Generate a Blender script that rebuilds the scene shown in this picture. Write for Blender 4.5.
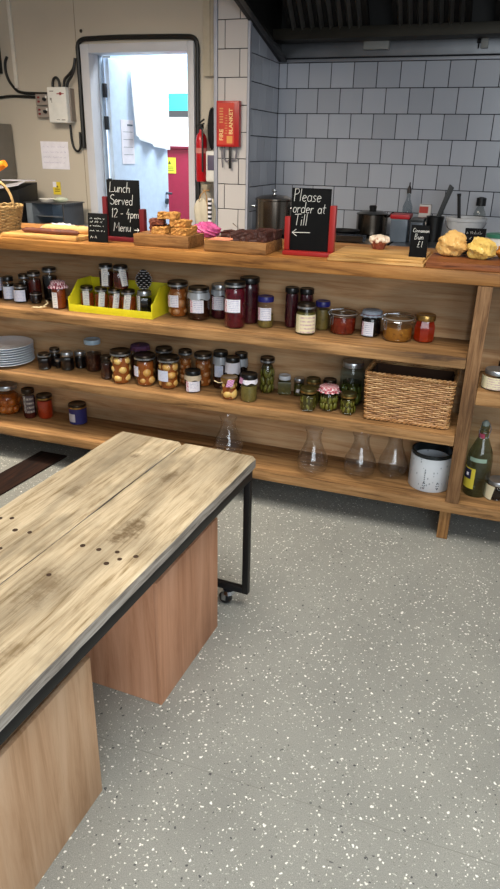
import bpy, bmesh, math, random
from mathutils import Matrix, Vector
from math import sin, cos, pi, radians, atan2, sqrt
random.seed(7)
for o in list(bpy.data.objects): bpy.data.objects.remove(o)
SC = bpy.context.scene
COL = SC.collection
# ------------------------------------------------------------------ camera
cd = bpy.data.cameras.new('camera')
cam = bpy.data.objects.new('camera', cd); COL.objects.link(cam)
PIT, ROL, YAW = 0.40925, 0.02151, -0.33519
CAMP = Vector((0.0, -2.4373, 1.4078))
fw = Vector((sin(YAW)*cos(PIT), cos(YAW)*cos(PIT), -sin(PIT)))
r0 = Vector((cos(YAW), -sin(YAW), 0)); u0 = r0.cross(fw)
rr = r0*cos(ROL)+u0*sin(ROL); uu = u0*cos(ROL)-r0*sin(ROL)
cam.matrix_world = Matrix(((rr.x, uu.x, -fw.x, CAMP.x), (rr.y, uu.y, -fw.y, CAMP.y), (rr.z, uu.z, -fw.z, CAMP.z), (0, 0, 0, 1)))
cd.sensor_fit = 'VERTICAL'; cd.sensor_height = 24.0; cd.sensor_width = 24.0
cd.lens = 677.93*24/889; cd.clip_start = 0.02
SC.camera = cam
# ------------------------------------------------------------------ light
SC.view_settings.view_transform = 'Standard'; SC.view_settings.look = 'None'
SC.view_settings.gamma = 1.0; SC.view_settings.use_curve_mapping = False
SC.view_settings.exposure = 0.05
w = bpy.data.worlds.new('world'); SC.world = w; w.use_nodes = True
w.node_tree.nodes['Background'].inputs['Color'].default_value = (0.86, 0.93, 1.0, 1)
w.node_tree.nodes['Background'].inputs['Strength'].default_value = 0.22
def area(name, loc, target, sx, sy, power, col, spread=180):
    l = bpy.data.lights.new(name, 'AREA'); l.shape = 'RECTANGLE'; l.size = sx; l.size_y = sy
    l.energy = power; l.color = col; l.spread = radians(spread)
    o = bpy.data.objects.new(name, l); COL.objects.link(o)
    o.location = loc; o.rotation_euler = (Vector(target)-Vector(loc)).to_track_quat('-Z', 'Y').to_euler()
    return o
area('ceiling_lamp_cafe', (-0.2, -1.25, 2.66), (-0.25, -0.9, 0), 1.6, 1.0, 46, (1.0, 0.94, 0.85), 150)
area('ceiling_lamp_counter', (-2.2, -0.4, 2.66), (-2.3, 0.6, 0.9), 1.4, 0.6, 52, (1.0, 0.88, 0.72), 100)
area('window_light', (0.9, -3.8, 1.7), (-0.7, -0.4, 0.4), 2.2, 1.6, 72, (0.86, 0.94, 1.0))
area('yard_daylight', (-2.5, 3.2, 3.0), (-2.6, 3.1, 1.0), 2.6, 1.6, 430, (0.80, 0.91, 1.0))
# ------------------------------------------------------------------ materials
def lin(c):
    if isinstance(c, str):
        c = [int(c[i:i+2], 16)/255 for i in (1, 3, 5)]
    return tuple((x/12.92 if x <= .04045 else ((x+.055)/1.055)**2.4) for x in c[:3])+(1,)
MATS = {}
def newmat(name):
    m = bpy.data.materials.new(name); m.use_nodes = True
    nt = m.node_tree; b = nt.nodes['Principled BSDF']
    return m, nt, b
def N(nt, typ, **kw):
    n = nt.nodes.new(typ)
    for k, v in kw.items():
        if k in n.inputs.keys() if not k.startswith('_') else False: n.inputs[k].default_value = v
        else: setattr(n, k.lstrip('_'), v)
    return n
def L(nt, a, b): nt.links.new(a, b)
def ramp(nt, fac, stops):
    n = nt.nodes.new('ShaderNodeValToRGB'); cr = n.color_ramp
    while len(cr.elements) < len(stops): cr.elements.new(0.5)
    for e, (p, c) in zip(cr.elements, stops): e.position = p; e.color = c if len(c) == 4 else tuple(c)+(1,)
    L(nt, fac, n.inputs['Fac']); return n.outputs['Color']
def coord(nt, scale=(1, 1, 1), rot=(0, 0, 0), kind='Object'):
    t = nt.nodes.new('ShaderNodeTexCoord'); mp = nt.nodes.new('ShaderNodeMapping')
    L(nt, t.outputs[kind], mp.inputs['Vector']); mp.inputs['Scale'].default_value = scale; mp.inputs['Rotation'].default_value = rot
    return mp.outputs['Vector']
def noise(nt, vec, scale, detail=3, rough=.55, dist=0):
    n = nt.nodes.new('ShaderNodeTexNoise'); n.inputs['Scale'].default_value = scale; n.inputs['Detail'].default_value = detail
    n.inputs['Roughness'].default_value = rough; n.inputs['Distortion'].default_value = dist
    L(nt, vec, n.inputs['Vector']); return n.outputs['Fac']
def mix(nt, fac, a, b, mode='MIX'):
    n = nt.nodes.new('ShaderNodeMix'); n.data_type = 'RGBA'; n.blend_type = mode
    for s, v in ((n.inputs[0], fac), (n.inputs[6], a), (n.inputs[7], b)):
        if isinstance(v, (int, float, tuple)): s.default_value = v
        else: L(nt, v, s)
    return n.outputs[2]
def bump(nt, b, h, strength=.3, dist=.002):
    n = nt.nodes.new('ShaderNodeBump'); n.inputs['Strength'].default_value = strength; n.inputs['Distance'].default_value = dist
    L(nt, h, n.inputs['Height']); L(nt, n.outputs['Normal'], b.inputs['Normal'])
def plain(name, c, rough=.5, metal=0, var=0, vscale=20, spec=None, emit=None):
    if name in MATS: return MATS[name]
    m, nt, b = newmat(name); c = lin(c)
    b.inputs['Roughness'].default_value = rough; b.inputs['Metallic'].default_value = metal
    if spec is not None: b.inputs['Specular IOR Level'].default_value = spec
    f = noise(nt, coord(nt), vscale, 3)
    v = max(var, .06)
    col = ramp(nt, f, [(.3, tuple(x*(1-v) for x in c[:3])), (.7, tuple(min(1, x*(1+v)) for x in c[:3]))])
    L(nt, col, b.inputs['Base Color'])
    MATS[name] = m; return m
def wood(name, light, mid, dark, axis='x', scale=1.0, rough=.6, knots=.5, stain=0, rings=0.5, fine_=.6):
    if name in MATS: return MATS[name]
    m, nt, b = newmat(name); light, mid, dark = lin(light), lin(mid), lin(dark)
    k = {'x': (.07, 1, 1), 'y': (1, .07, 1), 'z': (1, 1, .07)}[axis]
    v = coord(nt, tuple(a*scale for a in k))
    g = noise(nt, v, 55, 6, .70, .5)
    base = ramp(nt, g, [(.33, dark), (.48, mid), (.66, light)])
    kf_ = {'x': (.02, 1, 1), 'y': (1, .02, 1), 'z': (1, 1, .02)}[axis]
    fine = ramp(nt, noise(nt, coord(nt, kf_), 230, 4, .75), [(.36, (.62, .60, .58)), (.50, (1, 1, 1))])
    base = mix(nt, fine_, base, fine, 'MULTIPLY')
    # broad cathedral figure
    k2 = {'x': (.22, 1, 1), 'y': (1, .22, 1), 'z': (1, 1, .22)}[axis]
    v2 = coord(nt, tuple(a*scale for a in k2))
    n2 = noise(nt, v2, 3.2, 2, .5, .3)
    mth = nt.nodes.new('ShaderNodeMath'); mth.operation = 'MULTIPLY'; mth.inputs[1].default_value = 26; L(nt, n2, mth.inputs[0])
    sn = nt.nodes.new('ShaderNodeMath'); sn.operation = 'SINE'; L(nt, mth.outputs[0], sn.inputs[0])
    fig = ramp(nt, sn.outputs[0], [(.25, (1, 1, 1)), (.97, (1-.55*rings,)*3)])
    c = mix(nt, 1.0, base, fig, 'MULTIPLY')
    # broad tone
    tone = ramp(nt, noise(nt, coord(nt, (1, 1, 1)), 2.3*scale, 3), [(.35, (.62, .60, .58)), (.6, (1.06, 1.05, 1.04))])
    c = mix(nt, .8, c, tone, 'MULTIPLY')
    if knots:
        vo = nt.nodes.new('ShaderNodeTexVoronoi'); k3 = {'x': (.5, 1, 1), 'y': (1, .5, 1), 'z': (1, 1, .5)}[axis]
        L(nt, coord(nt, tuple(a*scale for a in k3)), vo.inputs['Vector']); vo.inputs['Scale'].default_value = 5.5
        kf = ramp(nt, vo.outputs['Distance'], [(.05, (1, 1, 1)), (.13, (0, 0, 0))])
        kk = mix(nt, knots, (0, 0, 0, 1), kf)
        c = mix(nt, kk, c, tuple(x*.55 for x in dark[:3])+(1,))
    if stain:
        sf = ramp(nt, noise(nt, coord(nt, (1, .6, 1)), 5.5, 4, .65), [(.52, (0, 0, 0)), (.70, (1, 1, 1))])
        sf2 = mix(nt, stain, (0, 0, 0, 1), sf)
        c = mix(nt, sf2, c, tuple(x*.42 for x in mid[:3])+(1,))
    L(nt, c, b.inputs['Base Color']); b.inputs['Roughness'].default_value = rough
    b.inputs['Specular IOR Level'].default_value = .3
    bump(nt, b, g, .35, .0015)
    MATS[name] = m; return m
def glass(name='clear_glass', tint=(1, 1, 1), gloss=.5):
    if name in MATS: return MATS[name]
    m, nt, b = newmat(name); nt.nodes.remove(b); out = nt.nodes['Material Output']
    tr = N(nt, 'ShaderNodeBsdfTransparent'); tr.inputs['Color'].default_value = tuple(tint)+(1,)
    gl = N(nt, 'ShaderNodeBsdfGlossy'); gl.inputs['Roughness'].default_value = .06
    fr = N(nt, 'ShaderNodeLayerWeight'); fr.inputs['Blend'].default_value = .5
    pw = N(nt, 'ShaderNodeMath'); pw.operation = 'POWER'; pw.inputs[1].default_value = 3.2; L(nt, fr.outputs['Facing'], pw.inputs[0])
    mu = N(nt, 'ShaderNodeMath'); mu.operation = 'MULTIPLY_ADD'; mu.inputs[1].default_value = gloss*.6; mu.inputs[2].default_value = .035*gloss; L(nt, pw.outputs[0], mu.inputs[0])
    mx = N(nt, 'ShaderNodeMixShader'); L(nt, mu.outputs[0], mx.inputs[0]); L(nt, tr.outputs[0], mx.inputs[1]); L(nt, gl.outputs[0], mx.inputs[2])
    L(nt, mx.outputs[0], out.inputs['Surface']); MATS[name] = m; return m
def speck(name, base, a, b_, scale, lo=.45, hi=.6, rough=.5, bumps=0):
    """two-colour blotchy material (bread crust, chutney, gherkins)"""
    if name in MATS: return MATS[name]
    m, nt, b = newmat(name)
    f = noise(nt, coord(nt), scale, 4, .6)
    c = ramp(nt, f, [(lo-.12, lin(b_)), (lo, lin(base)), (hi, lin(base)), (hi+.1, lin(a))])
    L(nt, c, b.inputs['Base Color']); b.inputs['Roughness'].default_value = rough
    if bumps: bump(nt, b, f, bumps, .004)
    MATS[name] = m; return m
def label_mat(name, paper='#e2e2ea', ink='#8d93b8', edge='#b24a5c', rows=7, big=False):
    """printed paper label: rows of small print, a strip of coloured marks at the left"""
    if name in MATS: return MATS[name]
    m, nt, b = newmat(name)
    t = nt.nodes.new('ShaderNodeUVMap'); sp = nt.nodes.new('ShaderNodeSeparateXYZ'); L(nt, t.outputs['UV'], sp.inputs[0])
    def mth(op, x, y=None, c=None):
        n = nt.nodes.new('ShaderNodeMath'); n.operation = op
        for i, q in enumerate((x, y, c)):
            if q is None: continue
            if isinstance(q, (int, float)): n.inputs[i].default_value = q
            else: L(nt, q, n.inputs[i])
        return n.outputs[0]
    vv = mth('SINE', mth('MULTIPLY', sp.outputs[1], rows*2*pi))
    line = mth('GREATER_THAN', vv, .15)
    mp = nt.nodes.new('ShaderNodeMapping'); L(nt, t.outputs['UV'], mp.inputs['Vector']); mp.inputs['Scale'].default_value = (14, rows, 1)
    nz = mth('GREATER_THAN', noise(nt, mp.outputs[0], 2.0, 2), .45)
    right = mth('GREATER_THAN', sp.outputs[0], .27); inn = mth('LESS_THAN', sp.outputs[0], .92)
    fac = mth('MULTIPLY', mth('MULTIPLY', line, nz), mth('MULTIPLY', right, inn))
    c = mix(nt, mth('MULTIPLY', fac, .75), lin(paper), lin(ink))
    left = mth('LESS_THAN', sp.outputs[0], .2)
    nz2 = mth('GREATER_THAN', noise(nt, mp.outputs[0], 1.3, 1), .5)
    c = mix(nt, mth('MULTIPLY', left, nz2), c, lin(edge))
    L(nt, c, b.inputs['Base Color']); b.inputs['Roughness'].default_value = .6
    MATS[name] = m; return m
def check_mat(name, a, b_, c_, scale=70):
    """gingham cloth"""
    if name in MATS: return MATS[name]
    m, nt, b = newmat(name)
    ch = nt.nodes.new('ShaderNodeTexChecker'); L(nt, coord(nt, (1, 1, .6)), ch.inputs['Vector']); ch.inputs['Scale'].default_value = scale
    ch.inputs['Color1'].default_value = lin(a); ch.inputs['Color2'].default_value = lin(b_)
    ch2 = nt.nodes.new('ShaderNodeTexChecker'); L(nt, coord(nt, (1, 1, .6), (.1, .2, .3)), ch2.inputs['Vector']); ch2.inputs['Scale'].default_value = scale*2
    ch2.inputs['Color1'].default_value = (1, 1, 1, 1); ch2.inputs['Color2'].default_value = lin(c_)
    L(nt, mix(nt, .8, ch.outputs['Color'], ch2.outputs['Color'], 'MULTIPLY'), b.inputs['Base Color'])
    b.inputs['Roughness'].default_value = .85; MATS[name] = m; return m
# ------------------------------------------------------------------ mesh builder
_b = bmesh.new(); bmesh.ops.create_icosphere(_b, subdivisions=2, radius=1)
ICO_V = [v.co.copy() for v in _b.verts]; ICO_F = [[v.index for v in f.verts] for f in _b.faces]; _b.free()
_b = bmesh.new(); bmesh.ops.create_icosphere(_b, subdivisions=4, radius=1)
ICO4_V = [v.co.copy() for v in _b.verts]; ICO4_F = [[v.index for v in f.verts] for f in _b.faces]; _b.free()
class G:
    def __init__(s): s.v = []; s.f = []
    def add(s, vs, fs):
        n = len(s.v); s.v += [tuple(p) for p in vs]; s.f += [tuple(i+n for i in q) for q in fs]; return s
    def box(s, x0, x1, y0, y1, z0, z1):
        return s.add([(x0, y0, z0), (x1, y0, z0), (x1, y1, z0), (x0, y1, z0), (x0, y0, z1), (x1, y0, z1), (x1, y1, z1), (x0, y1, z1)],
                     [(0, 3, 2, 1), (4, 5, 6, 7), (0, 1, 5, 4), (1, 2, 6, 5), (2, 3, 7, 6), (3, 0, 4, 7)])
    def hexa(s, p):   # eight corners, order as box
        return s.add(p, [(0, 3, 2, 1), (4, 5, 6, 7), (0, 1, 5, 4), (1, 2, 6, 5), (2, 3, 7, 6), (3, 0, 4, 7)])
    def lathe(s, prof, n=24, c=(0, 0, 0), a0=0, ripple=None):
        vs = []; fs = []; idx = []
        for j, (r, z) in enumerate(prof):
            if r < 1e-6: idx.append([len(vs)]); vs.append((c[0], c[1], c[2]+z))
            else:
                row = []
                for i in range(n):
                    t = a0+2*pi*i/n; q = r; zz = z
                    if ripple: q, zz = ripple(j, t, r, z)
                    row.append(len(vs)); vs.append((c[0]+q*cos(t), c[1]+q*sin(t), c[2]+zz))
                idx.append(row)
        for A, Bq in zip(idx, idx[1:]):
            for i in range(n):
                k = (i+1) % n
                if len(A) == 1 and len(Bq) == 1: continue
                if len(A) == 1: fs.append((A[0], Bq[k], Bq[i]))
                elif len(Bq) == 1: fs.append((A[i], A[k], Bq[0]))
                else: fs.append((A[i], A[k], Bq[k], Bq[i]))
        return s.add(vs, fs)
    def tube(s, pts, rad, n=6, closed=False):
        pts = [Vector(p) for p in pts]; m = len(pts); vs = []; fs = []
        rads = rad if isinstance(rad, (list, tuple)) else [rad]*m
        prev = None
        for i, p in enumerate(pts):
            if closed: t = pts[(i+1) % m]-pts[i-1]
            else: t = pts[min(i+1, m-1)]-pts[max(i-1, 0)]
            if t.length < 1e-9: t = Vector((0, 0, 1))
            t.normalize()
            if prev is None:
                up = Vector((0, 0, 1)) if abs(t.z) < .9 else Vector((1, 0, 0))
                a = t.cross(up).normalized()
            else:
                a = prev-t*prev.dot(t)
                a = a.normalized() if a.length > 1e-6 else t.orthogonal().normalized()
            prev = a; b = t.cross(a)
            for k in range(n):
                g = 2*pi*k/n; vs.append(p+(a*cos(g)+b*sin(g))*rads[i])
        for i in range(m if closed else m-1):
            j = (i+1) % m
            for k in range(n):
                l = (k+1) % n; fs.append((i*n+k, i*n+l, j*n+l, j*n+k))
        if not closed:
            fs.append(tuple(range(n-1, -1, -1))); fs.append(tuple((m-1)*n+k for k in range(n)))
        return s.add(vs, fs)
    def ico(s, c, r, rot=0, tilt=0, jit=0):
        r = r if isinstance(r, (tuple, list)) else (r, r, r)
        M = Matrix.Rotation(rot, 3, 'Z') @ Matrix.Rotation(tilt, 3, 'X')
        vs = []
        for v in ICO_V:
            k = 1+random.uniform(-jit, jit) if jit else 1
            q = M @ Vector((v.x*r[0]*k, v.y*r[1]*k, v.z*r[2]*k)); vs.append((c[0]+q.x, c[1]+q.y, c[2]+q.z))
        return s.add(vs, ICO_F)
    def blob(s, c, r, fn):
        vs = []
        for v in ICO4_V:
            k = fn(v); vs.append((c[0]+v.x*r[0]*k, c[1]+v.y*r[1]*k, c[2]+v.z*r[2]*k))
        return s.add(vs, ICO4_F)
    def prism(s, poly, axis, a, b):    # polygon extruded along an axis between a and b
        m = len(poly)
        def P(u, v, w): return {'x': (w, u, v), 'y': (u, w, v), 'z': (u, v, w)}[axis]
        vs = [P(u, v, a) for u, v in poly]+[P(u, v, b) for u, v in poly]
        fs = [tuple(range(m)), tuple(range(2*m-1, m-1, -1))]+[(i, i+m, (i+1) % m+m, (i+1) % m) for i in range(m)]
        return s.add(vs, fs)
    def build(s, name, mat, parent=None, bevel=0, smooth=True, loc=None, rz=0, uv=None, seg=2):
        me = bpy.data.meshes.new(name); me.from_pydata(s.v, [], s.f); me.validate()
        b = bmesh.new(); b.from_mesh(me); bmesh.ops.recalc_face_normals(b, faces=b.faces)
        if bevel: bmesh.ops.bevel(b, geom=list(b.edges), offset=bevel, segments=seg, profile=.6, affect='EDGES', clamp_overlap=True)
        b.to_mesh(me); b.free()
        if smooth: me.shade_smooth(); me.set_sharp_from_angle(angle=radians(38))
        if uv:
            l = me.uv_layers.new(name='UVMap')
            for p in me.loops: l.data[p.index].uv = uv[p.vertex_index]
        me.materials.append(mat)
        o = bpy.data.objects.new(name, me); COL.objects.link(o)
        if parent: o.parent = parent
        if loc: o.location = loc
        if rz: o.rotation_euler.z = rz
        return o
def B(*a): return G().box(*a)
def tag(o, label, cat, group=None):
    o['label'] = label; o['category'] = cat
    if group: o['group'] = group
    return o
def thing(name, label, cat, loc=(0, 0, 0), rz=0, group=None):
    o = bpy.data.objects.new(name, None); COL.objects.link(o); o.location = loc; o.rotation_euler.z = rz; o.empty_display_size = .05
    return tag(o, label, cat, group)
def struct(o): o['kind'] = 'structure'; return o
def stuff(o): o['kind'] = 'stuff'; return o
def text(name, s, size, mat, parent, M, shear=0, ext=.0004, spacing=1.0, align='LEFT', offset=0):
    c = bpy.data.curves.new(name, 'FONT'); c.body = s; c.size = size; c.shear = shear; c.extrude = ext; c.space_character = spacing
    c.align_x = align; c.resolution_u = 3; c.offset = offset
    o = bpy.data.objects.new('tmp', c); COL.objects.link(o)
    bpy.context.view_layer.update()
    me = bpy.data.meshes.new_from_object(o.evaluated_get(bpy.context.evaluated_depsgraph_get()))
    bpy.data.objects.remove(o); bpy.data.curves.remove(c)
    me.transform(M); me.materials.clear(); me.materials.append(mat); me.name = name
    q = bpy.data.objects.new(name, me); COL.objects.link(q); q.parent = parent
    return q
def MX(right, up, origin):
    r_ = Vector(right).normalized(); u_ = Vector(up).normalized(); n_ = r_.cross(u_)
    return Matrix(((r_.x, u_.x, n_.x, origin[0]), (r_.y, u_.y, n_.y, origin[1]), (r_.z, u_.z, n_.z, origin[2]), (0, 0, 0, 1)))
def scribble(g, x0, x1, z, h, y, rad=.0006, step=.004):
    """an illegible handwritten line on a plane facing -y"""
    pts = []; x = x0; k = 0
    while x < x1:
        pts.append((x, y, z+(h if k % 2 else 0)*random.uniform(.4, 1))); x += step*random.uniform(.6, 1.4); k += 1
        if random.random() < .16 and len(pts) > 2:
            g.tube(pts, rad, 4); pts = []; x += step*1.4
    if len(pts) > 1: g.tube(pts, rad, 4)

# single-stroke handwriting: polylines in a unit box (x 0..1 scaled by width, y 0..1, descenders below 0)
def _arc(cx, cy, rx, ry, a0, a1, n=9): return [(cx+rx*cos(radians(a0+(a1-a0)*i/n)), cy+ry*sin(radians(a0+(a1-a0)*i/n))) for i in range(n+1)]
GLY = {
 'L': (.55, [[(.08, 1), (.05, .02), (.55, .06)]]), 'S': (.5, [_arc(.27, .75, .22, .22, 40, 270)+_arc(.25, .27, .23, .25, 90, -150)]),
 'M': (.75, [[(.05, 0), (.1, .9), (.36, .3), (.62, .92), (.70, 0)]]), 'P': (.5, [[(.12, 0), (.08, 1)], [(.08, .95), (.35, .98), (.46, .78), (.34, .58), (.08, .52)]]),
 'T': (.6, [[(0, .95), (.6, 1)], [(.3, .97), (.28, 0)]]), 'C': (.5, [_arc(.3, .5, .26, .48, 55, 305)]), 'B': (.5, [[(.08, 0), (.08, 1), (.35, .92), (.36, .62), (.08, .52), (.42, .4), (.40, .08), (.08, 0)]]),
 'u': (.45, [[(.04, .5), (.06, .12), (.2, .02), (.36, .15), (.38, .5)], [(.38, .5), (.40, .02)]]), 'n': (.45, [[(.04, .5), (.05, 0)], [(.05, .3), (.16, .48), (.34, .46), (.38, 0)]]),
 'm': (.62, [[(.04, .5), (.05, 0)], [(.05, .3), (.14, .48), (.28, .44), (.30, 0)], [(.30, .3), (.40, .48), (.54, .44), (.57, 0)]]),
 'c': (.38, [_arc(.2, .25, .17, .24, 50, 310)]), 'h': (.45, [[(.06, 1), (.05, 0)], [(.05, .3), (.16, .48), (.34, .44), (.38, 0)]]),
 'e': (.4, [[(.05, .24), (.34, .30)]+_arc(.2, .25, .16, .24, 15, 320)]), 'r': (.34, [[(.05, .5), (.06, 0)], [(.06, .28), (.16, .46), (.30, .44)]]),
 'v': (.4, [[(.03, .5), (.18, 0), (.36, .52)]]), 'd': (.45, [_arc(.2, .25, .17, .24, 40, 330), [(.38, 1), (.37, .02)]]), 'a': (.42, [_arc(.2, .25, .16, .24, 40, 330), [(.36, .48), (.38, .02)]]),
 's': (.34, [[(.30, .44), (.14, .48), (.06, .38), (.26, .2), (.24, .04), (.04, .04)]]), 'o': (.4, [_arc(.2, .25, .16, .24, 90, 450)]), 't': (.36, [[(.16, .85), (.15, .08), (.28, .02)], [(.02, .52), (.32, .55)]]),
 'l': (.2, [[(.08, 1), (.09, .02)]]), 'i': (.2, [[(.08, .5), (.09, 0)], [(.08, .70), (.09, .76)]]), 'p': (.45, [[(.06, .5), (.04, -.45)], _arc(.22, .25, .17, .24, 140, -150)]),
 '1': (.3, [[(.1, .85), (.18, 1), (.17, 0)]]), '2': (.5, [_arc(.24, .74, .2, .24, 160, -30)+[(.05, .02), (.46, .05)]]), '4': (.5, [[(.28, 1), (.05, .4), (.46, .42)], [(.34, .62), (.30, -.1)]]),
 '-': (.4, [[(.06, .42), (.32, .44)]]), '£': (.5, [[(.42, .85), (.3, .98), (.18, .85), (.2, .3), (.06, .03), (.46, .04)], [(.06, .48), (.36, .5)]]), ' ': (.3, [])}
def chalk_text(g, s, x, z, size, y, rad, fy=lambda q: 0.0, gap=.10):
    for ch in s:
        w_, st = GLY[ch]
        for k, pl in enumerate(st):
            g.tube([(x+(px+.12*py)*size, y+fy(z+py*size)-.0002*k, z+py*size+random.uniform(-.01, .01)*size) for px, py in pl], rad, 5)
        x += (w_+gap)*size
    return x
# ------------------------------------------------------------------ shared materials
steel = plain('steel', '#9a9da2', .32, 1.0, .08, 8)
steel_dark = plain('steel_dark', '#3b3a38', .4, .9, .15, 6)
chrome = plain('chrome', '#c9ccd2', .14, 1.0)
black_metal = plain('black_metal', '#131315', .45, .3, .1, 30)
black_plastic = plain('black_plastic', '#101012', .45)
cable_black = plain('cable_black', '#0d0c0c', .5)
white_plastic = plain('white_plastic', '#dcdad4', .4)
paper_white = plain('paper_white', '#e6e3ec', .8, 0, .03)
beige = plain('beige_panel', '#bdb3a3', .6, 0, .05, 1.5)
frame_white = plain('frame_white', '#c3c3c8', .45, 0, .04, 3)
grout = plain('grout_dark', '#26272b', .9)
GLASS = glass()
GLASS_G = glass('greenish_glass', (.72, .85, .78), .9)
W_TOP = wood('wood_worktop', '#bd884c', '#a47038', '#6c421c', 'x', .7, .5, .4)
W_SHELF = wood('wood_shelf', '#b99062', '#a0784c', '#63472c', 'x', .8, .6, .75)
W_BACK = wood('wood_back_ply', '#ddba90', '#d0a578', '#b48256', 'x', .6, .65, .4, rings=.8, fine_=.2)
W_POST = wood('wood_post', '#947250', '#7a593a', '#553c26', 'z', 1.2, .7, .3)
W_FOOT = wood('wood_foot', '#b58a58', '#966b3e', '#634224', 'z', 1.2, .7, .3)
W_BLOCK = wood('wood_tray_block', '#a87c4a', '#8d6236', '#5e3d1f', 'x', 1.6, .6, .3)
W_BAMBOO = wood('wood_bamboo_board', '#ddb478', '#cb9b5a', '#9c6c34', 'x', 1.5, .5, 0)
W_DARK = wood('wood_dark_board', '#9c6038', '#824a26', '#532b14', 'x', 1.5, .5, 0)
W_PLYR = wood('plywood_red', '#dca888', '#cc9674', '#b27c5c', 'z', .35, .55, .08, rings=.5, fine_=.15)
W_PLYL = wood('plywood_light', '#e0bc9a', '#d2aa86', '#b88e68', 'z', .35, .55, .08, rings=.6, fine_=.15)
W_MAT = wood('dark_brown_mat', '#3a2013', '#2c170d', '#1c0e08', 'y', 1.2, .9, 0)
def table_wood():
    m = wood('table_top_wood', '#d4c4a6', '#c2b092', '#94805f', 'y', 1.3, .7, .1, stain=.7, rings=.45)
    nt = m.node_tree; b = nt.nodes['Principled BSDF']; src = b.inputs['Base Color'].links[0].from_socket
    t = nt.nodes.new('ShaderNodeTexCoord')
    nz = nt.nodes.new('ShaderNodeTexNoise'); nz.inputs['Scale'].default_value = 26; nz.inputs['Detail'].default_value = 8; nz.inputs['Roughness'].default_value = .7; L(nt, t.outputs['Object'], nz.inputs['Vector'])
    c = src
    for (x, y, rad, k) in ((-.12, -.53, .10, .85), (-.17, -.23, .05, .6), (-.33, -.15, .04, .6), (-.16, -.80, .12, .5), (-.36, -.42, .06, .45), (-.38, -.95, .10, .4), (-.08, -1.0, .07, .4)):
        vm = nt.nodes.new('ShaderNodeVectorMath'); vm.operation = 'SUBTRACT'; L(nt, t.outputs['Object'], vm.inputs[0]); vm.inputs[1].default_value = (x, y, .55)
        sc = nt.nodes.new('ShaderNodeVectorMath'); sc.operation = 'MULTIPLY'; L(nt, vm.outputs[0], sc.inputs[0]); sc.inputs[1].default_value = (1.5, .8, 0)
        ln = nt.nodes.new('ShaderNodeVectorMath'); ln.operation = 'LENGTH'; L(nt, sc.outputs[0], ln.inputs[0])
        ma = nt.nodes.new('ShaderNodeMath'); ma.operation = 'MULTIPLY_ADD'; L(nt, nz.outputs['Fac'], ma.inputs[0]); ma.inputs[1].default_value = rad*2.4; L(nt, ln.outputs['Value'], ma.inputs[2])
        f = ramp(nt, ma.outputs[0], [(rad*1.3, (k, k, k)), (rad*1.75, (0, 0, 0))])
        c = mix(nt, f, c, lin('#5e4a30'))
    L(nt, c, b.inputs['Base Color']); return m
W_TABLE = table_wood()
W_EDGE = wood('table_edge_wood', '#b9b4ad', '#9d968e', '#6d665f', 'y', 1.4, .75, 0)
def floor_mat():
    m, nt, b = newmat('speckled_vinyl')
    v = coord(nt)
    base = ramp(nt, noise(nt, v, 3, 4), [(.3, lin('#8b8c87')), (.7, lin('#999a94'))])
    grain = ramp(nt, noise(nt, v, 420, 2), [(.3, (.72, .72, .74)), (.7, (1.18, 1.18, 1.16))])
    c = mix(nt, 1, base, grain, 'MULTIPLY')
    def flakes(c, scale, thr, size, colr, seed):
        mp = coord(nt, (1, 1, 0), (0, 0, seed)); vo = nt.nodes.new('ShaderNodeTexVoronoi'); vo.inputs['Scale'].default_value = scale
        dn = nt.nodes.new('ShaderNodeTexNoise'); dn.inputs['Scale'].default_value = scale*1.1; L(nt, mp, dn.inputs['Vector'])
        dm = nt.nodes.new('ShaderNodeVectorMath'); dm.operation = 'SCALE'; L(nt, dn.outputs['Color'], dm.inputs[0]); dm.inputs['Scale'].default_value = .012
        da = nt.nodes.new('ShaderNodeVectorMath'); L(nt, mp, da.inputs[0]); L(nt, dm.outputs[0], da.inputs[1])
        L(nt, da.outputs[0], vo.inputs['Vector'])
        s = nt.nodes.new('ShaderNodeSeparateColor'); L(nt, vo.outputs['Color'], s.inputs[0])
        # flake radius varies per cell, many cells have none
        a = nt.nodes.new('ShaderNodeMath'); a.operation = 'SUBTRACT'; L(nt, s.outputs[0], a.inputs[0]); a.inputs[1].default_value = thr
        q = nt.nodes.new('ShaderNodeMath'); q.operation = 'MULTIPLY'; L(nt, a.outputs[0], q.inputs[0]); q.inputs[1].default_value = size/(1-thr)
        g = nt.nodes.new('ShaderNodeMath'); g.operation = 'LESS_THAN'; L(nt, vo.outputs['Distance'], g.inputs[0]); L(nt, q.outputs[0], g.inputs[1])
        return mix(nt, g.outputs[0], c, lin(colr))
    c = flakes(c, 75, .70, .26, '#4a4c4e', 1.1)
    c = flakes(c, 140, .5, .30, '#74766f', 2.3)
    c = flakes(c, 150, .45, .32, '#bcbdb5', .7)
    c = flakes(c, 95, .60, .33, '#f0f0ea', .2)
    c = flakes(c, 110, .70, .33, '#e6e6de', 1.9)
    L(nt, c, b.inputs['Base Color']); b.inputs['Roughness'].default_value = .42; b.inputs['Specular IOR Level'].default_value = .45
    return m
def tile_mat(name, c):
    m, nt, b = newmat(name)
    oi = nt.nodes.new('ShaderNodeObjectInfo'); c = lin(c)
    L(nt, ramp(nt, oi.outputs['Random'], [(0, tuple(x*.88 for x in c[:3])), (1, tuple(min(1, x*1.07) for x in c[:3]))]), b.inputs['Base Color'])
    b.inputs['Roughness'].default_value = .22
    bump(nt, b, noise(nt, coord(nt), 9, 2), .12, .004); return m
TILE = tile_mat('glazed_tile', '#b0b4be')
TILE_P = tile_mat('glazed_tile_pillar', '#c9c4c2')
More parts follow.
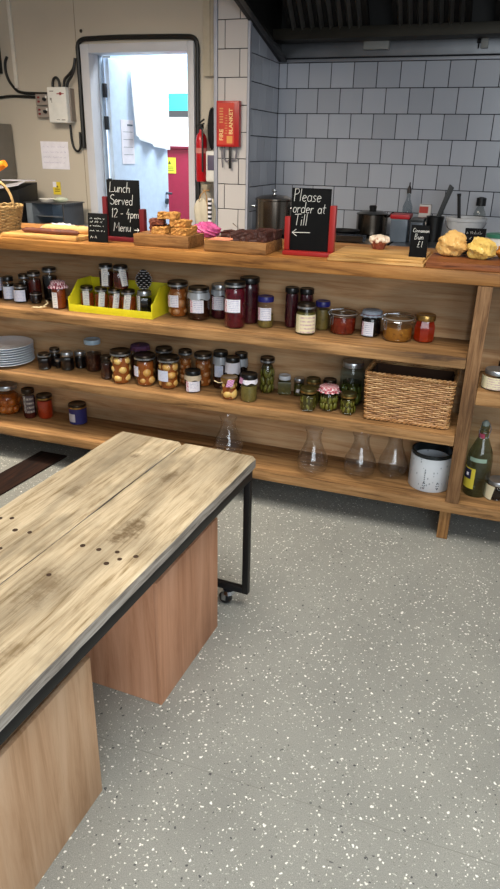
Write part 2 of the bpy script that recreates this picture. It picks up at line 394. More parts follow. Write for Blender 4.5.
# ------------------------------------------------------------------ room shell
fl = struct(B(-4.2, 3.0, -4.0, 2.6, -.1, 0).build('floor', floor_mat(), smooth=False))
seam_m = plain('weld_seam', '#85867f', .5)
B(-4.1, 2.9, -1.3220, -1.3205, 0, .0005).build('weld_seam', seam_m, fl, smooth=False)
struct(B(-4.2, 3.0, -3.2, 2.6, 2.75, 2.85).build('ceiling', plain('ceiling_white', '#cfc9bd', .8)))
DX0, DX1, DZ = -2.712, -2.008, 1.968            # doorway in the beige wall
wl = G().box(-4.2, DX0-.01, 2.0, 2.12, 0, 2.75).box(DX0-.01, DX1+.01, 2.0, 2.12, DZ+.01, 2.75).box(DX1+.01, -1.80, 2.0, 2.12, 0, 2.75)
wl = struct(wl.build('wall_left', beige, smooth=False))
B(-2.815, -2.811, 1.9985, 2.0, .9, 2.75).build('panel_joint', plain('joint', '#8d8170', .8), wl)
B(-3.52, -3.49, 1.998, 2.0, 0, 2.75).build('panel_joint', plain('joint', '#8d8170', .8), wl)
struct(B(-4.3, -4.2, -4.0, 2.6, 0, 2.75).build('wall_side', beige, smooth=False))
wp = struct(B(-1.80, -1.578, 1.908, 2.6, 0, 2.75).build('wall_pillar', grout, smooth=False))
wb = struct(B(-1.578, 1.6, 2.508, 2.62, 0, 2.75).build('wall_back', grout, smooth=False))
T = .151
def tile(parent, mat, x0, x1, z0, z1, plane, face):
    g = .0022; th = .008
    if x1-x0 < .012 or z1-z0 < .012: return
    key = (round(x1-x0, 4), round(z1-z0, 4), face, mat.name)
    if key not in tile.cache:
        w_, h_ = (x1-x0)/2-g, (z1-z0)/2-g
        if face == 'y': gg = B(-w_, w_, -th, 0, -h_, h_)
        else: gg = B(0, th, -w_, w_, -h_, h_)
        o = gg.build('tile', mat, parent, bevel=.0012, seg=1); tile.cache[key] = o.data
    else:
        o = bpy.data.objects.new('tile', tile.cache[key]); COL.objects.link(o); o.parent = parent
    u, v_ = (x0+x1)/2, (z0+z1)/2
    o.location = (u, plane, v_) if face == 'y' else (plane, u, v_)
tile.cache = {}
def tile_rows(parent, mat, a0, a1, ztop, zmin, plane, face, phases, origin):
    k = 0; z = ztop
    while z > zmin:
        ph = phases[k % len(phases)]; u = origin+ph
        while u > a0+1e-6: u -= T
        cur = a0; nx = u+T
        while nx <= a0+.001: nx += T
        while cur < a1-1e-6:
            e = min(nx, a1); tile(parent, mat, cur, e, z-T, z, plane, face); cur = e; nx += T
        z -= T; k += 1
tile_rows(wb, TILE, -1.57, 1.0, 1.946, .75, 2.508, 'y', (.058, .126), -1.57)
tile_rows(wp, TILE, 1.912, 2.5, 1.946+T, .75, -1.578, 'x', (.033, .108), 1.9)
tile_rows(wp, TILE_P, -1.770, -1.577, 2.113+2*T, .75, 1.908, 'y', (.047, .142), -1.77)
trim_m = plain('trim_pvc', '#a3a6b2', .4)
struct(B(-1.795, -1.7715, 1.896, 1.93, 0, 2.75).build('trim_1', trim_m, bevel=.002))
struct(B(-1.5765, -1.562, 1.896, 1.93, 0, 2.12).build('trim_2', trim_m, bevel=.002))
struct(B(-1.57, 1.0, 2.494, 2.508, 1.948, 1.966).build('trim_3', plain('trim_steel', '#8e9096', .45, .6), bevel=.001))
# doorway frame, one mesh per member
df = struct(thing('door_1', 'x', 'x')); del df['label']; del df['category']
B(DX0-.060, DX0, 1.975, 2.13, 0, DZ+.052).build('jamb', frame_white, df, bevel=.003)
B(DX1, DX1+.045, 1.975, 2.13, 0, DZ+.052).build('jamb', frame_white, df, bevel=.003)
B(DX0, DX1, 1.975, 2.13, DZ, DZ+.052).build('head', frame_white, df, bevel=.003)
B(DX0, DX0+.012, 2.09, 2.13, 0, DZ).build('rebate', plain('rebate_lit_blue', '#9fb0c4', .5), df, bevel=.002)  # pale blue colour stands in for the bright line of light beside the leaf
for z in (1.72, 1.52, 1.12): B(DX0+.012, DX0+.036, 2.105, 2.128, z, z+.085).build('hinge', plain('hinge_dark', '#2b2f36', .5, .6), df, bevel=.002)
# ------------------------------------------------------------------ the yard beyond the doorway
yw = plain('yard_white', '#e9edf0', .7)
struct(B(-6.5, -1.6, 2.62, 5.6, -.1, 0).build('floor_yard', plain('yard_ground', '#a9adb0', .8)))
struct(B(-6.5, -1.0, 4.9, 5.0, 0, 1.72).build('wall_yard', yw, smooth=False))
leaf = thing('door_leaf', 'pale blue white door leaf standing open into the yard', 'door', (-2.66, 2.135, 0), radians(82))
lm = plain('door_leaf_paint', '#c3d6ec', .45, 0, .02)
B(0, .68, 0, .04, .01, 1.96).build('panel', lm, leaf, bevel=.003)
g = G(); g.tube([(.585, -.05, 1.085), (.645, -.05, 1.08)], .009, 8).tube([(.645, 0, 1.08), (.645, -.05, 1.08)], .009, 8)
g.build('handle', plain('handle_steel', '#5c6670', .3, .9), leaf)
G().lathe([(0, 0), (.022, 0), (.022, .012), (0, .012)], 14).build('lock', plain('handle_steel', '#5c6670', .3, .9), leaf, loc=(.645, 0, 1.02)).rotation_euler.x = pi/2
nt_ = thing('notice', 'white printed notice sheet taped on the open pale blue door', 'notice', (-2.66, 2.135, 0), radians(82))
B(.10, .245, -.004, -.001, 1.30, 1.59).build('sheet', paper_white, nt_)
g = G()
for z in (1.36, 1.41, 1.46, 1.51): g.box(.12, .23, -.0048, -.004, z, z+.003)
g.box(.17, .235, -.0048, -.004, 1.55, 1.562); g.build('print', plain('ink_grey', '#6a7684', .8), nt_)
# white apron hanging over the leaf
ap = G(); nx_, nz_ = 26, 18; vs = []; fs = []
for j in range(nz_+1):
    for i in range(nx_+1):
        u = i/nx_; v_ = j/nz_; x = .22+.47*u
        zb = 1.49-.09*sin(u*pi*.5); z = 1.93-(1.93-zb)*v_
        vs.append((x, -.02-.014*sin(u*17+v_*1.2)*(.3+v_)-.01*v_, z))
for j in range(nz_):
    for i in range(nx_):
        a = j*(nx_+1)+i; fs.append((a, a+1, a+nx_+2, a+nx_+1))
m_ = len(vs); vs2 = vs+[(x, y+.006, z) for x, y, z in vs]
fs2 = fs+[tuple(q+m_ for q in f[::-1]) for f in fs]
per = [i for i in range(nx_+1)]+[j*(nx_+1)+nx_ for j in range(1, nz_+1)]+[nz_*(nx_+1)+i for i in range(nx_-1, -1, -1)]+[j*(nx_+1) for j in range(nz_-1, 0, -1)]
fs2 += [(per[i], per[(i+1) % len(per)], per[(i+1) % len(per)]+m_, per[i]+m_) for i in range(len(per))]
apo = ap.add(vs2, fs2).build('hanging_cloth', plain('cloth_white', '#eef2f6', .85), None, loc=(-2.66, 2.135, 0), rz=radians(82))
tag(apo, 'white cloth hanging over the top of the open pale blue door', 'cloth')
rc = thing('red_cupboard', 'dark pink red cupboard standing in the bright yard beyond the doorway', 'cupboard', (-2.60, 3.5, 0))
pinkred = plain('pink_red', '#860c32', .5)
B(-.45, .40, 0, .6, 0, 1.405).build('body', pinkred, rc, bevel=.004)
B(-.47, .42, -.02, .62, 1.405, 1.43).build('top', plain('pink_red_top', '#6c0a28', .5), rc, bevel=.004)
ys = thing('warning_sticker', 'yellow green warning sticker on the red cupboard beyond the doorway', 'sticker', (-2.60, 3.5, 0))
B(-.345, -.225, -.003, -.0005, 1.205, 1.335).build('sheet', plain('sticker_yellow', '#d8d83c', .6), ys)
g = G(); g.prism([(-.30, 1.28), (-.27, 1.28), (-.285, 1.315)], 'y', -.0036, -.003)
for z in (1.225, 1.24, 1.255): g.box(-.325, -.245, -.0036, -.003, z, z+.005)
g.build('print', plain('ink_dark', '#4c4a20', .7), ys)
tl = thing('teal_awning', 'turquoise canopy strip high in the yard beyond the doorway', 'awning', (-2.6, 4.85, 0))
B(-1.6, .35, -.02, .03, 1.78, 1.93).build('valance', plain('teal', '#35c3c9', .6), tl)
B(-1.6, .35, -.02, .03, 1.94, 3.1).build('cover', plain('pale_blue_sheet', '#a8cdea', .6), tl)
for x in (-1.5, -.6, .3): B(x, x+.04, 0, .03, 0, 1.78).build('post', plain('post_grey', '#b8c4cc', .5), tl)
# ------------------------------------------------------------------ extractor hood over the stove
hd = thing('extractor_hood', 'large dark stainless extractor hood over the tiled stove wall', 'hood', (0, 0, 0))
hood_m = plain('hood_dark', '#3a3835', .42, .75, .2, 4)
hood_b = plain('hood_inner', '#1f1e1d', .55, .5, .2, 4)
G().hexa([(-1.577, 1.15, 2.29), (-1.548, 1.15, 2.29), (-1.548, 2.49, 1.952), (-1.577, 2.49, 1.952), (-1.577, 1.15, 2.72), (-1.548, 1.15, 2.72), (-1.548, 2.49, 2.72), (-1.577, 2.49, 2.72)]).build('side_panel', hood_b, hd, bevel=.002)
G().hexa([(-1.548, 1.15, 2.288), (-1.515, 1.15, 2.288), (-1.515, 2.49, 1.950), (-1.548, 2.49, 1.950), (-1.548, 1.15, 2.31), (-1.515, 1.15, 2.31), (-1.515, 2.49, 1.972), (-1.548, 2.49, 1.972)]).build('side_gutter', hood_m, hd, bevel=.002)
B(-1.548, .95, 2.47, 2.490, 1.973, 2.075).build('back_plate', plain('hood_plate', '#77797c', .42, .85, .25, 3), hd, bevel=.001)
B(-1.548, .95, 2.27, 2.43, 2.05, 2.112).build('gutter', plain('hood_gutter', '#35322b', .5, .7, .2, 5), hd, bevel=.003)
B(-1.548, .95, 1.15, 1.18, 2.29, 2.72).build('front_panel', hood_m, hd, bevel=.002)
B(.92, .95, 1.18, 2.47, 1.98, 2.72).build('side_panel', hood_b, hd, bevel=.002)
B(-1.577, .95, 1.15, 2.49, 2.72, 2.745).build('top_panel', hood_b, hd)
B(-1.545, .91, 2.44, 2.468, 2.08, 2.715).build('inner_back', hood_b, hd)
baf_m = plain('baffle_steel', '#8d8983', .35, .85, .2, 6)
for (xa, xb) in ((-1.46, -.945), (-.80, -.35), (-.22, .28)):
    fr = G().hexa([(xa, 2.30, 2.113), (xb, 2.30, 2.113), (xb, 2.33, 2.13), (xa, 2.33, 2.13), (xa, 1.80, 2.60), (xb, 1.80, 2.60), (xb, 1.83, 2.62), (xa, 1.83, 2.62)])
    fo = fr.build('filter', hood_b, hd)
    n_ = int((xb-xa)/.062)
    for i in range(n_):
        x = xa+.02+(xb-xa-.04)*(i+.15)/n_; w_ = (xb-xa-.04)/n_*.55
        G().prism([(x, 0), (x+w_*.5, -.03), (x+w_, 0)], 'z', 0, .66)
        dy, dz = -.5, .487; q = []
        for (yy, zz) in ((2.285, 2.118), (1.80, 2.595)):
            q.append([(x, yy, zz), (x+w_*.5, yy-.022, zz-.022), (x+w_, yy, zz), (x+w_*.5, yy+.004, zz+.004)])
        G().add(q[0]+q[1], [(0, 1, 2, 3), (7, 6, 5, 4), (0, 4, 5, 1), (1, 5, 6, 2), (2, 6, 7, 3), (3, 7, 4, 0)]).build('baffle', baf_m, fo, smooth=False)
hl = B(-.995, -.835, 2.425, 2.468, 2.005, 2.062).build('junction_box', plain('lampbox', '#8b8b86', .5), hd, bevel=.004)
g = G().tube([(-.30, 2.46, 2.0), (-.30, 2.46, 2.3)], .005, 6).tube([(-.31, 2.455, 2.04), (-.29, 2.455, 2.04)], .012, 8)
g.build('pipe', black_metal, hd)
B(-.285, -.245, 2.44, 2.468, 2.0, 2.055).build('switch', plain('lampbox', '#8b8b86', .5), hd, bevel=.003)
# ------------------------------------------------------------------ counter
wt = thing('counter_top', 'thick warm timber counter top carrying the cakes and chalkboards', 'counter top')
for i, (y0, y1) in enumerate(((0, .19), (.193, .37), (.373, .56))):
    G().box(-3.3, .95, y0, y1, 1.004, 1.05).build('plank', W_TOP, wt, bevel=.005)
su = thing('shelving_unit', 'rough timber shelving unit under the counter, filled with preserves', 'shelves')
def shelf(x0, x1, zt, th, y0=0.0, y1=.268):
    return B(x0, x1, y0, y1, zt-th, zt).build('shelf_board', W_SHELF, su, bevel=.004)
shelf(-3.28, -.048, .752, .042); shelf(-3.28, -.048, .452, .040); shelf(-3.28, .93, .177, .043)
shelf(.003, .93, .637, .055)
B(-3.28, .93, .270, .286, .15, 1.003).build('back_panel', W_BACK, su)
B(-.047, .002, .001, .055, .1775, 1.003).build('post', W_POST, su, bevel=.003)
B(-.047, .002, .215, .2695, .1775, 1.003).build('post', W_POST, su, bevel=.003)
B(.88, .93, .001, .055, .6375, 1.003).build('post', W_POST, su, bevel=.003)
B(-3.28, -3.235, .001, .055, .7525, 1.003).build('post', W_POST, su, bevel=.003)
for x in (-.062, -2.75, .85):
    B(x, x+.042, .030, .078, 0, .1335).build('foot', W_FOOT, su, bevel=.003)
    B(x, x+.042, .20, .248, 0, .1335).build('foot', W_FOOT, su, bevel=.003)
bev = B(-3.28, .93, .42, .5, .0, 1.003)   # plinth behind keeps the counter top up
bev.build('rear_frame', W_POST, su)
# ------------------------------------------------------------------ table with two stool boxes under it
tb = thing('plank_table', 'low pale weathered plank table on a black steel frame with castors', 'table', (-.604, -.650, 0), -.050)
LEN = 1.66
def plank(x0, x1, seed):
    rnd = random.Random(seed); g = G(); vs = []; fs = []; ns = 46; m = 10
    ox0 = ox1 = 0
    for k in range(ns+1):
        y = -LEN*k/ns; ox0 = .8*ox0+rnd.uniform(-.0012, .0012); ox1 = .8*ox1+rnd.uniform(-.0012, .0012); dz = rnd.uniform(-.0008, .0004)
        a, b_ = x0+ox0, x1+ox1; e = .006
        if k in (0, ns): e = .010
        ring = [(a+e, .55+dz), (a+(b_-a)*.33, .55), (a+(b_-a)*.66, .55), (b_-e, .55+dz), (b_, .55-e), (b_, .510+.004), (b_-.004, .510), (a+.004, .510), (a, .514), (a, .55-e)]
        vs += [(x, y, z) for x, z in ring]
    for k in range(ns):
        for i in range(m):
            j = (i+1) % m; fs.append((k*m+i, k*m+j, (k+1)*m+j, (k+1)*m+i))
    fs.append(tuple(range(m))); fs.append(tuple(ns*m+i for i in range(m-1, -1, -1)))
    o = g.add(vs, fs).build('plank', W_TABLE, tb)
    o.data.materials.append(W_EDGE)
    for p in o.data.polygons:
        if abs(p.normal.z) < .5 or p.normal.z < 0: p.material_index = 1
    return o
plank(-.481, -.2545, 1); plank(-.2505, 0, 2)
hole_m = plain('hole_dark', '#3c2818', .9)
for (x, y) in ((-1.074, -1.245), (-1.047, -1.234), (-1.003, -1.279), (-.964, -1.275), (-.813, -1.28), (-.769, -1.281), (-.724, -1.275), (-.723, -1.325), (-.704, -1.299), (-.675, -1.276), (-.816, -1.409), (-.983, -1.36), (-.98, -1.47)):
    dx, dy = x+.604, y+.650
    lx = dx*cos(.05)-dy*sin(.05); ly = dx*sin(.05)+dy*cos(.05)
    r_ = random.uniform(.0052, .0070)
    G().lathe([(0, -.004), (r_, -.004), (r_*1.05, .0008), (0, .0004)], 14, (lx, ly, .55)).build('bolt_hole', hole_m, tb)
fr = G(); s_ = .021
for x in (-.481+.004, -.004-s_):
    fr.box(x, x+s_, -LEN+.02, -.010, .478, .5098)
for y in (-.010-s_, -LEN+.02):
    fr.box(-.477+s_, -.004-s_, y, y+s_, .478, .5098)
fr.build('top_frame', black_metal, tb, bevel=.002)
for x in (-.481+.004, -.004-s_):
    for y in (-.010-s_, -LEN+.02):
        B(x, x+s_, y, y+s_, .058, .4778).build('leg', black_metal, tb, bevel=.002)
for y in (-.010-s_, -LEN+.02):
    B(-.477+s_, -.004-s_, y, y+s_, .058, .058+s_).build('bottom_rail', black_metal, tb, bevel=.002)
for x in (-.075, -.41):
    for y in (-.023, -LEN+.033):
        c = G().lathe([(0, .045), (.024, .045), (.020, .0575), (0, .0575)], 14).box(-.02, -.005, -.016, -.0125, .018, .048).box(-.02, -.005, .0125, .016, .018, .048).build('castor', chrome, tb, loc=(x, y, 0))
        wh = G().lathe([(0, -.011), (.018, -.011), (.0222, -.006), (.0222, .006), (.018, .011), (0, .011)], 16).build('wheel', black_plastic, c, loc=(-.012, 0, .0224)); wh.rotation_euler.x = pi/2
def stool_box(name, label, loc, rz, mr, mn):
    t = thing(name, label, 'box stool', loc, rz, 'plywood box stools under the table'); w_, l_, h_ = .36, .37, .40
    B(-.012, 0, 0, l_, 0, h_).build('side_panel', mr, t, bevel=.0015)
    B(-w_, -w_+.012, 0, l_, 0, h_).build('side_panel', mn, t, bevel=.0015)
    B(-w_+.0122, -.0122, 0, .012, 0, h_).build('front_panel', mn, t, bevel=.0015)
    B(-w_+.0122, -.0122, l_-.012, l_, 0, h_).build('back_panel', mn, t, bevel=.0015)
    B(-w_+.0122, -.0122, .0122, l_-.0122, h_-.03, h_-.014).build('seat_panel', mn, t, bevel=.0015)
stool_box('box_stool', 'reddish plywood box stool under the far end of the plank table', (-.684, -1.165, 0), -.040, W_PLYR, W_PLYR)
stool_box('box_stool', 'pale plywood box stool nearest the camera under the plank table', (-.706, -1.828, 0), -.030, W_PLYL, W_PLYL)
fm = G().hexa([(-2.10, -1.1, .0005), (-1.945, -1.1, .0005), (-1.855, .14, .0005), (-2.005, .14, .0005), (-2.10, -1.1, .007), (-1.945, -1.1, .007), (-1.855, .14, .007), (-2.005, .14, .007)]).build('floor_mat', W_MAT)
tag(fm, 'dark brown strip of matting on the floor left of the table', 'mat')
# ------------------------------------------------------------------ things on the beige wall
YW = 2.0
trk = tag(B(-3.318, -3.290, 1.985, 1.9985, 1.772, 2.74).build('cable_trunking', plain('trunk_white', '#d3cdc2', .5), bevel=.003), 'white vertical cable trunking on the beige wall at far left', 'trunking')
def cable(label, pts, rad, mat=cable_black, sm=3, y=1.990):
    P = [Vector((x, y, z)) for x, z in pts]
    for _ in range(sm):
        Q = [P[0]]
        for a, b_ in zip(P, P[1:]): Q += [a*.75+b_*.25, a*.25+b_*.75]
        P = Q+[P[-1]]
    return tag(G().tube(P, rad, 8).build('cable', mat), label, 'cable')
cable('thin black cable curving down beside the white trunking into the sockets', [(-3.359, 1.961), (-3.385, 1.925), (-3.380, 1.834), (-3.32, 1.76), (-3.27, 1.741), (-3.15, 1.737), (-3.02, 1.734)], .0095)
cable('black cable running level along the wall from the left into the sockets', [(-3.9, 1.70), (-3.46, 1.711), (-3.38, 1.722), (-3.26, 1.719), (-3.145, 1.713)], .0095, y=1.9905)
cable('short black cable loop standing above the white fuse box', [(-3.004, 1.76), (-3.0, 1.815), (-2.975, 1.835), (-2.95, 1.815), (-2.948, 1.76)], .009, y=1.975)
cable('black cable bending up from the fuse box towards the doorway, left one', [(-2.917, 1.77), (-2.91, 1.82), (-2.87, 1.845), (-2.83, 1.88), (-2.815, 1.93)], .009, y=1.975)
cable('black cable bending up from the fuse box towards the doorway, right one', [(-2.877, 1.77), (-2.87, 1.80), (-2.83, 1.84), (-2.812, 1.88), (-2.80, 1.94)], .009, y=1.953)
cable('thick black bundled cable arching over the doorway frame', [(-2.798, 1.40), (-2.795, 1.70), (-2.792, 1.95), (-2.795, 2.02), (-2.765, 2.048), (-2.70, 2.052), (-2.485, 2.054), (-2.2, 2.050), (-2.03, 2.046), (-1.965, 2.042), (-1.938, 2.01), (-1.940, 1.90), (-1.942, 1.6), (-1.944, 1.2), (-1.946, .95)], .0145, sm=4, y=1.984)
cable('thin black cable loop hanging below the white fuse box', [(-2.891, 1.545), (-2.89, 1.45), (-2.875, 1.39), (-2.843, 1.375), (-2.82, 1.40), (-2.82, 1.50)], .008, y=1.978)
for i, (x, z, l) in enumerate(((-2.77, 2.098, 'small dark screw cap above the top left corner of the doorway'), (-1.885, 2.105, 'small dark screw cap above the top right corner of the doorway'))):
    o = G().lathe([(0, 0), (.011, 0), (.008, .006), (0, .007)], 12).build('screw_cap', plain('screwcap', '#33271f', .6), loc=(x, 1.9995, z)); o.rotation_euler.x = pi/2
    tag(o, l, 'screw cap', 'screw caps on the beige wall')
for z0, l in ((1.664, 'upper grey double socket beside the white fuse box'), (1.588, 'lower grey double socket beside the white fuse box')):
    t = thing('wall_socket', l, 'socket', (-3.145, 1.9995, z0), 0, 'grey sockets by the fuse box')
    B(0, .118, -.035, 0, 0, .068).build('body', plain('socket_grey', '#8c8178', .5), t, bevel=.004)
    for zz in (.016, .042): B(.018, .034, -.039, -.035, zz, zz+.012).build('switch', plain('socket_red', '#7c1f22', .5), t, bevel=.001)
    G().lathe([(0, 0), (.012, 0), (.010, .018), (0, .018)], 12).build('plug', black_plastic, t, loc=(.075, -.035, .036)).rotation_euler.x = pi/2
    B(.082, .094, -.041, -.035, .042, .058).build('rocker', white_plastic, t, bevel=.001)
t = thing('fuse_box', 'white rectangular fuse box on the beige wall left of the doorway', 'fuse box', (-3.012, 1.9995, 1.555))
B(0, .146, -.085, 0, 0, .215).build('case', white_plastic, t, bevel=.006)
B(.146, .158, -.05, 0, .01, .21).build('side_plate', plain('socket_grey', '#8c8178', .5), t, bevel=.002)
rm = plain('mark_red', '#a03a3a', .6); gm = plain('mark_grey', '#8e8880', .7)
g = G().box(.075, .13, -.0865, -.0848, .172, .178).box(.095, .112, -.0865, -.0848, .166, .184); g.build('logo', rm, t)
g = G().box(.02, .05, -.0865, -.0848, .187, .193).box(.02, .033, -.0865, -.0848, .135, .15).box(.03, .034, -.0865, -.0848, .12, .135).box(.10, .128, -.0865, -.0848, .014, .02).box(.06, .085, -.0865, -.0848, .016, .02); g.build('print', gm, t)
t = thing('paper_note', 'white handwritten paper note pinned to the beige wall', 'note', (-3.16, 1.9985, 1.258))
B(0, .225, -.003, 0, 0, .18).build('sheet', paper_white, t)
g = G()
for k in range(4): scribble(g, .018, .205, .142-.034*k, .010, -.0035, .0011, .007)
g.build('handwriting', plain('ink_pale', '#b3adc6', .8), t)
t = thing('hazard_sticker', 'small yellow hazard sticker on the beige wall above the toaster oven', 'sticker', (-3.088, 1.9985, 1.088))
B(0, .064, -.002, 0, 0, .085).build('sheet', plain('sticker_amber', '#dfc63a', .6), t)
B(0, .03, -.0022, -.0002, .05, .0855).build('corner', paper_white, t)
g = G().box(.015, .055, -.0028, -.002, .02, .026).box(.015, .055, -.0028, -.002, .034, .04).box(.03, .045, -.0028, -.002, .048, .06); g.build('print', plain('ink_brown', '#7a6518', .7), t)
t = tag(B(-3.60, -3.412, 1.94, 1.9995, 1.86, 2.12).build('black_wall_box', black_plastic, bevel=.006), 'black box on the wall at the upper left edge', 'box')
t = thing('steel_cabinet', 'grey steel water boiler cabinet at the far left wall', 'cabinet', (-3.60, 1.70, .905))
B(0, .225, .06, .28, 0, .64).build('body', plain('cab_grey', '#77726a', .5, .3), t, bevel=.006)
G().lathe([(0, 0), (.03, 0), (.028, .012), (0, .012)], 18).build('dial', plain('dial_blue', '#8fb0c6', .4), t, loc=(.17, .06, .57)).rotation_euler.x = pi/2
B(.02, .205, .052, .06, .45, .475).build('slot', black_plastic, t)
t = thing('surface_trunking', 'beige boxed trunking above the fire extinguisher beside the tiled pillar', 'trunking', (-1.895, 1.9995, 1.825))
B(0, .070, -.03, 0, 0, .92).build('cover', plain('cover_beige', '#b3a894', .6), t, bevel=.003)
B(.045, .048, -.032, -.03, 0, .92).build('groove', plain('joint', '#8d8170', .8), t)
t = thing('fire_extinguisher', 'red fire extinguisher hanging on the wall between doorway and pillar', 'extinguisher', (-1.893, 1.925, 1.215))
exr = plain('extinguisher_red', '#b3121c', .3)
G().lathe([(0, .0), (.030, .0), (.036, .01), (.036, .245), (.030, .275), (.014, .292), (.012, .31), (0, .31)], 20).build('cylinder', exr, t)
G().lathe([(.0364, .17), (.0368, .17), (.0368, .20), (.0364, .20)], 20).build('label_band', plain('ext_label', '#c07a70', .6), t)
g = G().box(-.010, .012, -.014, .014, .308, .335).hexa([(-.03, -.008, .326), (.02, -.008, .338), (.02, .008, .338), (-.03, .008, .326), (-.03, -.008, .332), (.02, -.008, .346), (.02, .008, .346), (-.03, .008, .332)]).hexa([(-.02, -.008, .338), (.02, -.008, .362), (.02, .008, .362), (-.02, .008, .338), (-.02, -.008, .344), (.02, -.008, .37), (.02, .008, .37), (-.02, .008, .344)])
g.build('valve_handle', black_metal, t)
G().tube([(.01, -.012, .32), (.022, -.03, .31), (.026, -.040, .26), (.026, -.043, .15), (.026, -.043, .06)], .006, 8).build('hose', cable_black, t)
B(-.02, .02, .037, .074, .12, .16).build('bracket', black_metal, t)
t = thing('black_coat', 'black coat hanging behind the fire extinguisher beside the pillar', 'coat', (-1.832, 1.958, 1.405))
G().blob((0, 0, .14), (.026, .034, .13), lambda v: 1+.10*sin(6*atan2(v.y, v.x))-.25*max(0, v.z)).build('coat', plain('coat_black', '#101012', .9), t)
t = thing('soap_dispenser', 'white soap dispenser with dark window beside the tiled pillar', 'dispenser', (-1.866, 1.9995, 1.215))
B(.008, .078, -.09, -.02, 0, .185).build('body', white_plastic, t, bevel=.012); B(.008, .078, -.02, 0, 0, .185).build('backplate', white_plastic, t, bevel=.004)
B(.022, .066, -.093, -.089, .07, .16).build('window', plain('disp_window', '#5a5468', .3), t, bevel=.002)
# fire blanket on the pillar
t = thing('fire_blanket', 'red fire blanket case mounted on the white tiled pillar', 'fire blanket', (-1.762, 1.8995, 1.425))
B(0, .150, -.042, 0, 0, .258).build('case', plain('blanket_red', '#a81a1c', .35), t, bevel=.006)
B(.010, .118, -.0435, -.0415, .012, .245).build('front_panel', plain('blanket_orange', '#c0392a', .4, 0, .25, 9), t)
gold_ink = plain('gold_ink', '#e6c98a', .5)
text('lettering', 'FIRE', .036, gold_ink, t, MX((0, 0, 1), (-1, 0, 0), (.046, -.0440, .035)), ext=.0003, offset=.0006)
text('lettering', 'BLANKET', .034, gold_ink, t, MX((0, 0, 1), (-1, 0, 0), (.108, -.0440, .070)), ext=.0003, offset=.0006)
g = G()
for k in range(6): g.box(.022, .046, -.0442, -.0434, .135+.015*k, .143+.015*k)
for k in range(8): g.box(.056+.006*(k % 2), .074, -.0442, -.0434, .075+.014*k, .080+.014*k)
g.build('small_print', plain('gold_ink_dim', '#c98a50', .5), t)
B(.070, .108, -.0438, -.0434, .02, .062).build('emblem', plain('emblem_gold', '#d9974a', .5), t)
B(.078, .092, -.028, -.014, -.125, .0).build('pull_strap', black_plastic, t, bevel=.002)
G().tube([(.03, -.02, 0), (.028, -.02, -.06), (.034, -.02, -.12)], .004, 6).build('pull_tape', plain('tape_grey', '#77747c', .7), t)
G().tube([(.045, -.02, 0), (.04, -.02, -.06), (.06, -.02, -.085), (.085, -.012, -.075), (.12, -.02, -.07), (.128, -.02, -.03), (.122, -.02, 0)], .006, 6).build('pull_loop', plain('tape_grey', '#77747c', .7), t)
# cotton bag hanging by the doorway
t = thing('cotton_bag', 'cream drawstring cotton bag hanging below the fire extinguisher', 'bag', (-1.857, 1.915, .95))
G().blob((0, 0, .10), (.085, .05, .145), lambda v: (1-.62*max(0, v.z)**1.2)*(1+.09*sin(7*atan2(v.y, v.x)+2*v.z))).build('sack', plain('cotton', '#cfc5b0', .9), t)
G().lathe([(0, .0), (.016, .0), (.030, .022), (.033, .04), (.0, .032)], 18, (0, 0, .21), ripple=lambda j, a, r, z: (r*(1+.15*sin(5*a)), z)).build('gathered_neck', plain('cotton_dark', '#a99b84', .9), t)
g = G().tube([(.020*cos(a), .018*sin(a), .212) for a in [i*2*pi/16 for i in range(16)]], .005, 6, True).tube([(.0, -.02, .21), (.02, -.045, .18), (.03, -.048, .11), (.035, -.046, .03)], .004, 6).tube([(0, -.02, .21), (-.02, -.04, .19), (-.035, -.04, .15)], .004, 6)
g.build('cord', plain('cord_tan', '#b08a5c', .8), t)
# ------------------------------------------------------------------ back bench, left: toaster oven and till
sb = thing('side_bench', 'low steel bench along the beige wall behind the counter', 'bench', (-3.35, 1.74, 0))
B(-.6, .62, -.26, .25, .87, .902).build('top', steel, sb, bevel=.003)
for x in (-.55, .55):
    for y in (-.22, .2): B(x, x+.035, y, y+.035, 0, .8695).build('leg', steel, sb)
t = thing('toaster_oven', 'dark steel open fronted oven on the bench behind the counter', 'oven', (-3.10, 1.68, .9025))
dk = plain('oven_dark', '#4a4a4c', .4, .5)
B(-.02, .315, 0, .24, .145, .152).build('top', dk, t, bevel=.002); B(0, .3, .0, .24, 0, .008).build('base', dk, t)
B(0, .05, 0, .24, .0082, .1448).build('control_panel', plain('oven_panel', '#8d97a2', .3, .6), t, bevel=.003); B(.29, .3, 0, .24, .0082, .1448).build('side', dk, t)
B(.0502, .2898, .23, .24, .0082, .1448).build('back', plain('oven_back', '#a9bdd0', .4, .2), t)
B(.0502, .2898, .03, .2, .06, .064).build('tray', chrome, t)
g = G().lathe([(0, 0), (.10, 0), (.095, .02), (0, .022)], 20, (.15, .1, .1525)); 
t2 = tag(G().lathe([(0, 0), (.045, 0), (.06, .018), (.056, .022), (0, .020)], 20).build('white_plate_tub', plain('tub_white', '#d8d4cc', .5), loc=(-2.99, 1.78, 1.0548)), 'white shallow tub on top of the dark oven', 'tub')
t2 = tag(G().ico((0, 0, .018), (.05, .03, .018), .4, 0, .08).build('bread_bag', plain('bag_green_white', '#b9bfa8', .5), loc=(-2.87, 1.76, 1.0548)), 'small pale wrapped packet on top of the dark oven', 'packet')
t = thing('till_printer', 'black till printer with a white paper sheet curling from its top', 'printer', (-3.225, 1.66, 0))
